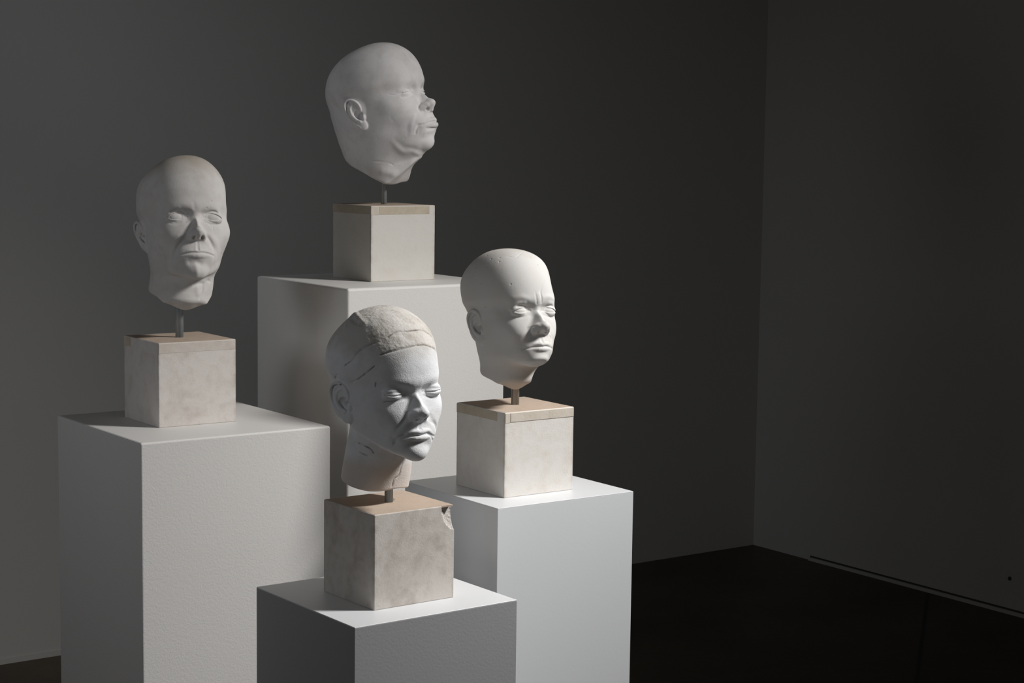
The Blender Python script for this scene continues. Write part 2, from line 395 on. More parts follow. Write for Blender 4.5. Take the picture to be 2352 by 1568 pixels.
S = dict(exoR=(43.9, 73.5, 19.8), endoR=(14.3, 82, 21.4), nas=(0, 89.5, 27), tip=(0, 121.6, -9.8), alaR=(17.5, 98, -17), sn=(0, 102.6, -20.7), chR=(26, 85, -47),
         sto=(0, 100.7, -45.2), ul=(0, 105, -38.5), ll=(0, 104.6, -50.5), llb=(0, 101, -57), pog=(0, 101.2, -69.6), men=(0, 90, -82),
         tra=(69.7, -0.2, -7.6), eartop=(75, -11.4, 27.6), earback=(78, -29.8, 11), lobe=(70, 0, -34.9))
HEADS['R'] = dict(marks=S, pose=(-148.516, 8.291, -2.248), at=(0.0, 3.359, -0.336), zmin=-125,
    crown=dict(ztop=142, z0=44),
    table=std_table(S, 142, 79, -106, 0, (3, 10, 18, 26, 34)), jaw_cuts=jaw(S, .24, 16),
    neck=dict(z0=-50, z1=-120, y0=-12, y1=-25, rx0=59, rx1=51, ry0=60, ry1=51, k=26),
    cuts=[((0, 4, -117), (0, -.6, -1), 5), ((0, 4, -117), (0, .5, -1), 5)],
    face=dict(brow_z=14, brow=1.6, fold=.2, marionette=.2, inner=1.4, hood=1.5, bag=.6, lid_r=13.4), lids=dict(R=(4.8, 3.8), L=(4.8, 3.8)), grime_sigma=1.0, blobs=[((-6, -8, -118), (12, 12, 9), 5, False)])
S = dict(exoR=(50, 73.7, 20.5), endoR=(18.5, 82, 21), nas=(0, 90, 28), tip=(0, 120.4, -7.5), alaR=(17.5, 98.5, -14.5), sn=(0, 102.3, -22.2), chR=(31, 85, -50),
         sto=(0, 100.5, -44), ul=(0, 105.5, -37.5), ll=(0, 105.2, -51), llb=(0, 101, -58.9), pog=(0, 104, -72), men=(0, 91, -87),
         tra=(76, -1.7, -0.3), eartop=(82, -12.4, 29.5), earback=(86, -29.8, 11.8), lobe=(73, 2, -34.9))
HEADS['F'] = dict(marks=S, pose=(-142.853, -3.076, 1.275), at=(-0.205, 2.955, -0.416), zmin=-162,
    crown=dict(ztop=147, z0=45),
    table=std_table(S, 147, 83, -108, -10, (3, 10, 20, 28, 34)), jaw_cuts=jaw(S),
    neck=dict(z0=-50, z1=-150, y0=-10, y1=-28, rx0=54, rx1=55, ry0=56, ry1=57, k=9),
    cuts=[((0, 0, -150), (.12, -.1, -1), 4)],
    blobs=[((0, 14, -150), (7, 8, 11), 2, True)], grime_sigma=1.7, grime_w=1.15, face=dict(fold=.5, brow=2.4), lids=dict(R=(.2, 2.0), L=(.2, 2.0)))
HEADS['L']['warp'] = [
    (3, 23, 146.3, 0.42, -0.04, 1.37, 26),
    (39.6, 7, 141.8, -0.15, -0.02, -0.91, 26),
    (65.3, -14.9, 122.8, -1.25, 0.44, -0.6, 26),
    (78.7, -21, 97, 2.44, -0.82, 1.58, 26),
    (83.4, -25, 75, 1.75, -0.65, 0.42, 26),
    (83.9, -31.6, 53, 0.01, -0.06, -0.57, 26),
    (76.2, -43, 35.5, 1.58, -0.67, -0.46, 26),
    (74.1, 1, -38.5, -1.49, 0.64, 0.55, 26),
    (72, -18.2, -52.2, -3.53, 1.46, 0.7, 26),
    (67.4, -25, -75, -1.97, 0.71, -0.77, 26),
    (66.8, -23, -97, 3.21, -1.43, -1.74, 26),
    (58.9, 5.1, -127.1, -4.63, 2.57, 8.07, 26),
    (31, 15, -135.5, 0.06, 0.15, 1.9, 26),
    (5, 15, -135.5, -0.35, -0.37, -5.6, 26),
    (-9, 15, -135.5, -0.44, 0.02, -1.68, 26),
    (-27, 15, -135.5, 2.07, -0.23, 6.51, 26),
    (-47.7, -1.1, -117, 2.75, -0.9, 1.99, 26),
    (-49, -1, -97, -0.32, 0.03, -1.11, 26),
    (-50, -1.9, -83, -1.08, 0.35, -0.86, 26),
    (-59.8, 11, -55.5, 1.22, -0.39, 0.99, 26),
    (-63.8, 25.1, -25.1, -1.64, 0.55, -1.11, 26),
    (-66.1, 44.5, 5, -3.72, 1.42, -0.61, 26),
    (-70.5, 19, 25, -4.01, 1.65, 0.74, 26),
    (-77.9, 15.5, 49, 3.77, -1.51, -0.25, 26),
    (-74.2, 28.8, 69, 2.7, -1.08, -0.11, 26),
    (-70.2, 26.6, 92.5, -0.36, 0.13, -0.07, 26),
    (-58.7, 29.1, 115.1, -0.04, -0.03, -0.45, 26),
    (-40, 28, 134, -0.22, 0.09, 0.06, 26),
    (-20.8, 22.8, 143.6, -0.51, 0.3, 1.1, 26),
    (-50, 73, 22.6, 1.2, -0.46, 0.13, 26),
    (76, -1, -3, 0.77, -0.32, -0.18, 26),
    (-76, -1, -3, 1.35, -0.52, 0.16, 26),
    (0, 90, 28.8, -0.17, 0.06, -0.02, 26),
    (65.5, -15, 122.8, -0.61, 0.2, -0.47, 26),
    (81.7, -22.1, 98.4, 0.87, -0.31, 0.33, 26),
    (86.8, -32.8, 52.7, -0.84, 0.33, -0.06, 26),
    (78.7, -42.1, 34.1, 0.64, -0.26, -0.1, 26),
    (63.5, -42.3, -30.8, -0.71, 0.29, 0.15, 26),
    (65.7, -25.2, -50.9, -0.15, 0.08, 0.26, 26),
    (64.4, -28.2, -78, -1.24, 0.47, -0.17, 26),
    (66.5, -22.9, -96.9, 1.73, -0.77, -0.93, 26),
    (54.3, 9.3, -120.5, -0.85, 0.53, 2.1, 26),
    (28.7, 16.1, -133, -0.06, 0.07, 0.48, 26),
    (6.8, 14.9, -137.4, -0.32, -0.11, -2.55, 26),
    (-9.5, 14.4, -135.4, -0.09, -0.03, -0.68, 26),
    (-26.2, 14.2, -131.7, 1.21, -0.21, 2.97, 26),
    (-44.9, -3.9, -114.5, 0.49, -0.16, 0.38, 26),
    (-48.8, -5.9, -96.4, -0.46, 0.12, -0.66, 26),
    (-50.9, -7.1, -81.3, -0.48, 0.17, -0.22, 26),
    (-58.2, 19, -56.4, 0.75, -0.26, 0.46, 26),
    (-66, 34.2, -23.9, -0.09, 0.01, -0.24, 26),
    (-71.3, 44.9, 4.4, -0.47, 0.19, 0.06, 26),
    (-70.5, 38.6, 18.8, -0.42, 0.18, 0.13, 26),
    (-73.6, 24, 47.2, 1.94, -0.78, -0.18, 26),
    (-70.1, 28.2, 68.8, -0.3, 0.12, 0.05, 26),
    (-66.8, 28.5, 94.8, -0.86, 0.35, 0.13, 26),
    (-58.6, 29, 114.9, 0.54, -0.23, -0.18, 26),
    (-19.2, 25.1, 145.6, -0.25, 0.11, 0.1, 26),
    (65.4, -14.9, 122.5, -0.32, 0.11, -0.23, 26),
    (82.1, -22.2, 98.4, 0.49, -0.18, 0.13, 26),
    (86.5, -32.7, 52.6, -0.62, 0.24, 0, 26),
    (78.8, -42.1, 34, 0.52, -0.22, -0.1, 26),
    (62.9, -42.2, -28.6, -0.22, 0.09, 0.02, 26),
    (64.7, -24.9, -50.8, 0.62, -0.23, 0.13, 26),
    (64.1, -28.2, -78.5, -1.25, 0.49, -0.05, 26),
    (67.1, -23.1, -97.3, 1.09, -0.48, -0.58, 26),
    (53.7, 8.4, -118.6, -0.07, 0.08, 0.59, 26),
    (29.9, 16.5, -132.3, -0.17, 0.12, 0.54, 26),
    (6.8, 14.8, -138.5, -0.24, -0.03, -1.31, 26),
    (-8.8, 14.1, -135.3, 0, -0.05, -0.57, 26),
    (-25.1, 13.9, -130.2, 0.63, -0.12, 1.4, 26),
    (-44.3, -4, -113.5, -0.23, 0.09, -0, 26),
    (-50, -9.3, -94.7, -0.22, 0.06, -0.36, 26),
    (-58.9, 14.8, -54.8, 0.18, -0.06, 0.17, 26),
    (-66.1, 34.2, -23.9, -0.02, -0.01, -0.15, 26),
    (-70.2, 40, 18.8, -0.4, 0.17, 0.1, 26),
    (-71.8, 25.7, 47, 0.91, -0.37, -0.12, 26),
    (-69.6, 27.2, 72.7, -0.46, 0.19, 0.08, 26),
    (-67.2, 28.6, 94.8, -0.38, 0.15, 0.04, 26),
    (-58.7, 29, 114.8, 0.52, -0.22, -0.17, 26),
    (-19.4, 25.2, 145.7, -0.17, 0.07, 0.02, 26),
]
HEADS['B']['warp'] = [
    (-5, 39, 137.5, 0.29, -0.62, 0.34, 26),
    (13, 13, 141.6, -0, 0.16, -1.21, 26),
    (21, -29, 140.6, -0.36, 1.4, -5.29, 26),
    (31, -65, 127.5, -1.26, 3.31, -6.25, 26),
    (35.7, -87.8, 105.7, -1.71, 3.73, -2.5, 26),
    (37.9, -99.9, 77.7, -0.95, 1.9, -0.1, 26),
    (39.9, -101.9, 47, -0.06, 0.09, 0.17, 26),
    (31.7, -103.8, 9, -0.51, 1.02, 0.01, 26),
    (29, -100.9, -35, -0.73, 1.41, 0.22, 26),
    (29.6, -89.8, -71.4, 0.32, -0.73, 0.8, 26),
    (35.1, -81.5, -81, 0.93, -1.72, -0.94, 26),
    (41.9, -67.9, -93.9, 0.95, -1.57, -2.42, 26),
    (49, -45.5, -113.5, -0.37, 0.68, 0.4, 26),
    (50.5, -18.5, -136.4, -0.02, -0, 0.32, 26),
    (44.6, -2.3, -150.2, -0.4, 0.58, 1.65, 26),
    (15, 1, -151.2, 0.25, -0.25, -1.9, 26),
    (-21, 1, -151.2, -0.59, 1.12, 0.47, 26),
    (-40.2, 16.1, -144.1, -0.3, 0.62, -0.2, 26),
    (-29, 36.7, -134.4, 1.97, -4.18, 2.12, 26),
    (-28, 44, -130, 1.76, -3.99, 3.82, 26),
    (-13.1, 69.1, -117.1, -0.39, 0.13, 5.05, 26),
    (-6.2, 100.1, -96.1, 3.22, -6.1, -2.21, 26),
    (0, 115.5, -24, 0.13, -0.25, -0.04, 26),
    (-30, 95, -47.4, -0.12, 0.24, 0.04, 26),
    (0, 113, -46.5, -0.54, 1.02, 0.42, 26),
    (0, 112, -63, -0.28, 0.55, 0.03, 26),
    (21.5, 102, -14.7, 0.12, -0.24, -0.1, 26),
    (-21.5, 102, -14.7, 0.12, -0.23, -0.08, 26),
    (-6.7, 36.8, 137.5, -0.16, 0.3, 0.11, 26),
    (34.4, -19, 131.4, -0.07, 0.22, -0.68, 26),
    (13.1, -68.8, 120.6, -0.15, 0.38, -0.68, 26),
    (39.1, -100.3, 46.9, 0.08, -0.15, -0.03, 26),
    (29.4, -99, -37.3, -0.09, 0.17, 0.04, 26),
    (33.4, -90.6, -73.2, -0.22, 0.4, 0.25, 26),
    (38, -83.4, -84.3, 0.14, -0.24, -0.27, 26),
    (44.3, -69.2, -97.5, 0.25, -0.45, -0.33, 26),
    (47.9, -48.5, -112.8, -0.31, 0.55, 0.54, 26),
    (49.5, -21.4, -133, 0.3, -0.51, -0.65, 26),
    (44.3, -1.8, -149.2, -0.31, 0.47, 1.13, 26),
    (15, 1.1, -151.6, 0.11, -0.09, -0.99, 26),
    (-22.8, 0.5, -150.1, 0, -0.09, 0.67, 26),
    (-41.1, 11.6, -141.4, -0.22, 0.51, -0.61, 26),
    (-33.2, 23.7, -130.1, 0.18, -0.38, 0.12, 26),
    (-24.7, 36.4, -122, 0.3, -0.72, 0.88, 26),
    (-7.6, 67, -109.8, -0.14, 0.31, -0.27, 26),
    (43.9, -51, 115.9, -0.06, 0.16, -0.27, 26),
    (33.4, -90.5, -73.3, -0.17, 0.32, 0.18, 26),
    (38.1, -83.5, -84.5, 0.09, -0.16, -0.22, 26),
    (43.5, -70.9, -96.6, 0.18, -0.32, -0.22, 26),
    (46.9, -50.9, -111.2, -0.26, 0.46, 0.51, 26),
    (49.5, -21.5, -133, 0.3, -0.51, -0.67, 26),
    (44.2, -1.7, -148.9, -0.26, 0.39, 0.88, 26),
    (15, 1, -151.9, 0.06, -0.04, -0.68, 26),
    (-22.8, 0.4, -149.9, 0.07, -0.22, 0.62, 26),
    (-43.1, 9.9, -141.5, -0.19, 0.44, -0.56, 26),
    (-24.4, 35.8, -121.3, 0.13, -0.3, 0.39, 26),
    (-7.6, 67.1, -109.8, -0.1, 0.22, -0.2, 26),
    (-2.1, 93.2, -97.2, 0.11, -0.22, -0, 26),
]
HEADS['R']['warp'] = [
    (9, 5, 141.3, -0.33, 0.19, -0.25, 26),
    (25.7, -19, 138.9, 0.16, -0.11, -0.25, 26),
    (45.1, -41, 125.7, -0.4, 0.26, 0.37, 26),
    (56.3, -58.5, 103.5, 0.49, -0.22, 1.95, 26),
    (62.3, -61, 87.8, 2.48, -1.46, 0.98, 26),
    (63.5, -64.9, 75.9, 2.62, -1.61, -0.36, 26),
    (64.1, -68.2, 56, 0.27, -0.2, -1.01, 26),
    (60.3, -68.5, 36, -1.24, 0.76, 0.33, 26),
    (56.3, -46.6, -36, -1.7, 1.06, 0.78, 26),
    (55.9, -43.8, -48.6, -1.97, 1.22, 0.57, 26),
    (49, -45, -72, -0.48, 0.27, -0.56, 26),
    (49.7, -41.5, -86, -0.06, -0.01, -0.99, 26),
    (52.2, -22.6, -99.3, -1.3, 0.85, 1.59, 26),
    (44, -2, -113, -1.61, 1.24, 6.53, 26),
    (25, 3, -115.4, 0.17, -0.04, 1.44, 26),
    (-1, 3, -115.4, -0.92, 0.33, -5.6, 26),
    (-19, 3, -115.4, -0.44, 0.24, -0.5, 26),
    (-44.4, 3, -112, 5, -2.73, 7.4, 26),
    (-46.1, 8.2, -93.5, 1.46, -0.83, 1.4, 26),
    (-46.1, 12.2, -85.3, -0.34, 0.17, -0.86, 26),
    (-46.1, 12.2, -85.3, -0.34, 0.17, -0.86, 26),
    (-21.7, 83.5, -72.8, 1.15, -0.66, 0.84, 26),
    (-31.7, 81.6, -60.4, 0.87, -0.51, 0.41, 26),
    (-37.5, 77.2, -36, -1.87, 1.11, -0.67, 26),
    (-51.9, 65.8, -8, -0.3, 0.17, -0.16, 26),
    (-55.6, 59.3, 4, -0.03, 0.03, 0.16, 26),
    (-54.1, 66.2, 42.6, -0.91, 0.56, 0.18, 26),
    (-59.1, 61, 64, 2.49, -1.52, -0.35, 26),
    (-59.5, 58.9, 72.2, 3.05, -1.87, -0.52, 26),
    (-55.9, 55.9, 90.8, 1.65, -1.03, -0.69, 26),
    (-43.6, 47, 116.6, 0.16, -0.14, -0.97, 26),
    (-25, 31, 134.1, 0.8, -0.55, -1.51, 26),
    (-9, 17, 140.1, 0.07, -0.08, -0.84, 26),
    (-43.9, 73.5, 19.8, -0.43, 0.27, 0.16, 26),
    (-14.3, 82, 21.4, 0.31, -0.19, -0.03, 26),
    (0, 102.6, -20.7, 0.22, -0.13, 0.09, 26),
    (-26, 85, -47, -0.17, 0.1, -0.15, 26),
    (0, 100.7, -45.2, -0.13, 0.07, -0.17, 26),
    (0, 101, -57, -0.23, 0.14, -0.13, 26),
    (-17.5, 98, -17, 0.32, -0.19, 0.07, 26),
    (69.7, -0.2, -7.6, 0.25, -0.15, -0.08, 26),
    (26.9, -23, 138.2, 0.18, -0.11, -0.04, 26),
    (45, -44.9, 126.7, -0.18, 0.11, -0.01, 26),
    (60.3, -59.2, 106.7, -0.43, 0.25, -0.27, 26),
    (66.8, -64.6, 90.3, 0.51, -0.31, 0.07, 26),
    (68.9, -67, 76.1, 0.51, -0.3, 0.19, 26),
    (67.3, -68.5, 55.8, -0.44, 0.27, 0.04, 26),
    (61.4, -67, 35.8, -0.21, 0.12, -0.06, 26),
    (52.1, -45.3, -35, 0.16, -0.1, -0.07, 26),
    (51.9, -41.4, -47.8, -0.47, 0.29, 0.16, 26),
    (43.7, -47, -73.8, 0.01, 0, 0.18, 26),
    (46.1, -41.5, -85, 0.2, -0.14, -0.33, 26),
    (49, -25.8, -92.9, 0.1, -0.08, -0.4, 26),
    (41.7, 0.8, -106, -0.31, 0.27, 1.97, 26),
    (0.6, 5.2, -117.2, -0.26, 0.06, -2.33, 26),
    (-16.8, 5.5, -114.8, 0.25, -0.15, 0.05, 26),
    (-37.2, 3.6, -106.1, 1.33, -0.69, 2.8, 26),
    (-37.8, 11.5, -90.7, -0.1, 0.07, 0.33, 26),
    (-39.4, 18.5, -80.8, -0.31, 0.15, -0.87, 26),
    (-41.1, 16.2, -80.4, -0.31, 0.15, -0.85, 26),
    (-20, 84.6, -71.8, 0.31, -0.18, 0.01, 26),
    (-31.7, 81.8, -58.6, 0.5, -0.3, 0.24, 26),
    (-39.3, 77, -36.3, -0.97, 0.58, -0.21, 26),
    (-52.4, 67.8, -8.2, 0.23, -0.14, -0.09, 26),
    (-54.8, 62.4, 4, 0.43, -0.26, 0.07, 26),
    (-47.5, 71.8, 41.8, -0.9, 0.55, 0.05, 26),
    (-48.9, 64.9, 62.4, 0.52, -0.32, -0.15, 26),
    (-50.1, 60.4, 70, 0.71, -0.43, -0.12, 26),
    (-50.9, 50.9, 91.2, -0.33, 0.21, 0.2, 26),
    (-41.1, 43.9, 115.7, -0.22, 0.13, -0, 26),
    (-24, 30.3, 131.4, 0.28, -0.18, -0.26, 26),
    (-43.9, 73.5, 19.8, -0.29, 0.18, 0.1, 26),
    (0, 101, -57, -0.15, 0.09, -0.08, 26),
    (45.1, -43.3, 126.7, -0.03, 0.03, 0.19, 26),
    (60.4, -59.2, 106.5, -0.33, 0.19, -0.31, 26),
    (67.2, -64.8, 90.3, 0.32, -0.2, -0.01, 26),
    (69.2, -67.2, 76.2, 0.26, -0.15, 0.2, 26),
    (67.2, -68.5, 55.9, -0.39, 0.24, 0.09, 26),
    (51.9, -45.2, -35, 0.3, -0.19, -0.13, 26),
    (51.7, -41.2, -47.7, -0.33, 0.21, 0.1, 26),
    (43.7, -47, -73.9, -0.1, 0.07, 0.23, 26),
    (49, -25.9, -92.6, 0.19, -0.14, -0.5, 26),
    (41.2, 0, -104.8, -0.1, 0.09, 0.86, 26),
    (0.8, 5, -118.2, -0.1, 0.01, -1.16, 26),
    (-16, 6, -114.4, -0.01, -0.01, -0.29, 26),
    (-36.9, 1.6, -104.8, 0.86, -0.45, 1.73, 26),
    (-36.4, 14.2, -88.2, -0.34, 0.2, -0.01, 26),
    (-39.3, 18.4, -80.9, -0.1, 0.05, -0.35, 26),
    (-37.3, 22.2, -80.6, -0.2, 0.1, -0.57, 26),
    (-19.6, 84.4, -71.7, 0.04, -0.03, -0.21, 26),
    (-31.6, 81.8, -58.6, 0.41, -0.24, 0.2, 26),
    (-39.8, 77.2, -36.4, -0.57, 0.34, -0.09, 26),
    (-51.6, 69.2, -8.3, 0.23, -0.14, -0.09, 26),
    (-54.8, 62.4, 4, 0.27, -0.16, 0.06, 26),
    (-47.8, 72, 41.7, -0.55, 0.33, 0.01, 26),
    (-47.6, 67.5, 59, 0.23, -0.14, -0.08, 26),
    (-44.4, 68.5, 68.8, 0.48, -0.29, -0.07, 26),
    (-53.1, 47.2, 91.6, -0.34, 0.21, 0.2, 26),
    (-10.4, 14.5, 137.8, -0.06, 0.05, 0.25, 26),
    (-43.9, 73.5, 19.8, -0.24, 0.15, 0.08, 26),
]
HEADS['F']['warp'] = [
    (-13, -27, 145.7, 0.12, -0.15, 0.29, 26),
    (13, -46.4, 142.1, 0.26, 0.12, -1.55, 26),
    (38.5, -59, 128.3, -1.68, 1.8, -2.53, 26),
    (55.8, -67.7, 103.7, -1.33, 1.13, -0.59, 26),
    (62.7, -71.2, 81.1, 1.61, -1.46, 1.15, 26),
    (67.2, -69, 63, 1.36, -1.16, 0.59, 26),
    (67.9, -67.9, 44.3, 0.3, -0.11, -0.55, 26),
    (62.7, -63.2, 24.8, 1.57, -0.94, -1.21, 26),
    (46.3, -40.6, -59, -2.16, 1.43, 1.03, 26),
    (44.5, -46.7, -75, -0.29, 0.25, -0.17, 26),
    (44.6, -50.9, -97, -0.12, 0.16, -0.32, 26),
    (48.5, -51.1, -137.1, 0.15, -0.3, 0.9, 26),
    (52.4, -39, -138.5, 0.93, -0.56, -0.67, 26),
    (53, -19, -140.9, 0.98, -0.31, -2.06, 26),
    (38.5, 9, -146.1, 0.14, 0.5, -2.89, 26),
    (12.6, 26.2, -150.2, -0.36, 0.49, -1.01, 26),
    (-7, 25, -153.1, 0.25, -0.88, 3.32, 26),
    (-21, 22.2, -154.1, 0.72, -1.09, 2.6, 26),
    (-43.4, 7.2, -149, 0.07, 0.24, -1.38, 26),
    (-45.1, 7, -135, -1.58, 1.42, -1.07, 26),
    (3, 89, -87, -0.27, 0.31, -0.52, 26),
    (-10.2, 96.2, -82.1, -1.02, 1.04, -1.26, 26),
    (-16.1, 96.1, -76.1, -0.71, 0.71, -0.83, 26),
    (-29.8, 87.8, -61.5, 0.44, -0.42, 0.43, 26),
    (-39.8, 79.8, -41, -2.45, 2.1, -1.14, 26),
    (-53.6, 69.5, -11, -3.48, 2.8, -0.73, 26),
    (-58.5, 62.8, -1, -2.41, 1.7, 0.61, 26),
    (-50.1, 74.2, 28.1, 0.13, -0.14, 0.19, 26),
    (-54.6, 71.1, 45.1, -0.76, 0.59, -0.06, 26),
    (-63.4, 58.8, 70.9, 1.3, -0.93, -0.28, 26),
    (-61.9, 53.8, 89.7, 0.8, -0.58, -0.13, 26),
    (-55.8, 41.7, 113.8, -0.22, 0.19, -0.1, 26),
    (-47.2, 23.1, 130.8, 0.29, -0.1, -0.56, 26),
    (-35, 3, 141, -0.11, 0.05, 0.18, 26),
    (-25, -15, 144.5, -0.27, 0.03, 0.82, 26),
    (-50, 73.7, 20.5, 0.5, -0.44, 0.3, 26),
    (18.5, 82, 21, -0.15, 0.1, 0.07, 26),
    (-18.5, 82, 21, 0.89, -0.65, -0.13, 26),
    (0, 120.4, -7.5, -0.37, 0.29, -0.03, 26),
    (0, 102.3, -22.2, 0.18, -0.15, 0.05, 26),
    (-31, 85, -50, 0.09, -0.12, 0.23, 26),
    (0, 100.5, -44, 0.74, -0.71, 0.7, 26),
    (0, 101, -58.9, 0.45, -0.45, 0.53, 26),
    (17.5, 98.5, -14.5, -0.56, 0.49, -0.33, 26),
    (-17.5, 98.5, -14.5, 0.91, -0.67, -0.09, 26),
    (0, 90, 28, -0.25, 0.18, 0.06, 26),
    (14.4, -42, 140.3, 0.19, -0.14, -0.03, 26),
    (36.1, -57.8, 124.6, -0.23, 0.2, -0.1, 26),
    (55.1, -67, 102.6, -0.45, 0.43, -0.4, 26),
    (64.6, -72.7, 81.8, 0.8, -0.64, 0.16, 26),
    (70.1, -71.3, 63.4, 0.07, -0.11, 0.3, 26),
    (70.9, -70, 43.7, -0.79, 0.59, 0.06, 26),
    (66.7, -64, 26.2, 0.57, -0.36, -0.36, 26),
    (43.9, -38.9, -58.2, -0.96, 0.65, 0.35, 26),
    (42.1, -46.6, -77.7, 0.85, -0.66, 0.07, 26),
    (43.6, -51.7, -99.7, -0.3, 0.25, -0.09, 26),
    (49.4, -53.1, -137.3, -0.64, 0.51, -0.13, 26),
    (54.5, -37.9, -140.9, 0.43, -0.23, -0.43, 26),
    (54.8, -19.6, -144.4, 0.41, -0.38, 0.3, 26),
    (40.2, 9.3, -149.5, -0.35, 0.34, -0.34, 26),
    (13.4, 24.9, -149.7, 0.11, 0.01, -0.43, 26),
    (-2.7, 25.9, -149.1, 0.15, -0.36, 1.21, 26),
    (-20.8, 20.1, -150.8, -0.12, 0.19, -0.49, 26),
    (-48.8, 0.6, -151.6, 0.64, -0.54, 0.25, 26),
    (-46.3, 8, -135.5, -0.84, 0.72, -0.37, 26),
    (3.4, 93.6, -87.7, 0.48, -0.49, 0.57, 26),
    (-10.4, 98.1, -84.3, -0.36, 0.36, -0.38, 26),
    (-18.9, 96.5, -76.7, -0.29, 0.32, -0.47, 26),
    (-32.5, 88.8, -61.9, 0.22, -0.18, 0.08, 26),
    (-45.2, 79.9, -44, -1.3, 1.07, -0.37, 26),
    (-63.3, 68, -1, 0.26, -0.23, 0.14, 26),
    (-49.9, 78, 28.9, -0.71, 0.52, 0.11, 26),
    (-54.8, 71.2, 45.2, -0.3, 0.23, -0.01, 26),
    (-61, 59.6, 68.7, 0.85, -0.61, -0.17, 26),
    (-60.7, 51.4, 90.5, -0.22, 0.14, 0.12, 26),
    (-55.6, 40, 113.7, -0.32, 0.22, 0.13, 26),
    (-47, 23.1, 130.4, 0.28, -0.16, -0.26, 26),
    (-25.2, -15, 145.3, -0.12, 0.05, 0.22, 26),
    (-50, 73.7, 20.5, -0.24, 0.16, 0.09, 26),
    (-18.5, 82, 21, 0.26, -0.18, -0.06, 26),
    (-31, 85, -50, 0.16, -0.16, 0.18, 26),
    (17.5, 98.5, -14.5, -0.15, 0.13, -0.07, 26),
    (-17.5, 98.5, -14.5, 0.28, -0.21, 0.02, 26),
    (-13.1, -27, 146, -0.04, 0.07, -0.21, 26),
    (36.9, -54.6, 125.4, -0.03, -0.02, 0.19, 26),
    (53.2, -69.1, 102.6, -0.34, 0.33, -0.35, 26),
    (64.9, -73, 81.8, 0.6, -0.47, 0.05, 26),
    (68.8, -74.1, 61.6, -0.09, 0.01, 0.26, 26),
    (70.9, -70, 43.7, -0.67, 0.49, 0.08, 26),
    (66.7, -64, 26, 0.54, -0.34, -0.33, 26),
    (39.1, -45.9, -60, -0.59, 0.39, 0.26, 26),
    (42.1, -46.7, -77.5, 0.63, -0.5, 0.09, 26),
    (43.6, -51.6, -99.8, -0.25, 0.21, -0.09, 26),
    (49.3, -52.9, -137.7, -0.44, 0.37, -0.2, 26),
    (55.1, -35.8, -141.7, 0.35, -0.19, -0.36, 26),
    (55.1, -19.8, -144.7, 0.21, -0.26, 0.47, 26),
    (40.1, 9.4, -149.8, -0.29, 0.23, -0.07, 26),
    (13.4, 24.8, -149.5, 0.09, 0.07, -0.65, 26),
    (-2.6, 25.8, -148.7, 0.02, -0.21, 0.93, 26),
    (-20.9, 20.2, -150.6, -0.05, 0.1, -0.29, 26),
    (-44.4, 8, -149.1, 0.35, -0.21, -0.25, 26),
    (-47.4, 7.2, -135.9, -0.35, 0.24, 0.16, 26),
    (3.4, 93.6, -87.7, 0.41, -0.42, 0.5, 26),
    (-10.6, 98.3, -84.5, -0.3, 0.29, -0.29, 26),
    (-24, 92, -75.9, -0.04, 0.09, -0.26, 26),
    (-38, 83.6, -62.4, 0.34, -0.31, 0.21, 26),
    (-46.2, 80.7, -44.2, -0.66, 0.54, -0.18, 26),
    (-62.9, 69.5, -0.9, 0.2, -0.18, 0.1, 26),
    (-50.7, 78.5, 29.1, -0.47, 0.34, 0.06, 26),
    (-60, 60.4, 68.6, 0.53, -0.39, -0.09, 26),
    (-60.6, 51.3, 90.6, -0.34, 0.23, 0.14, 26),
    (-47, 23.1, 130.3, 0.19, -0.11, -0.17, 26),
    (-50, 73.7, 20.5, -0.25, 0.18, 0.07, 26),
]
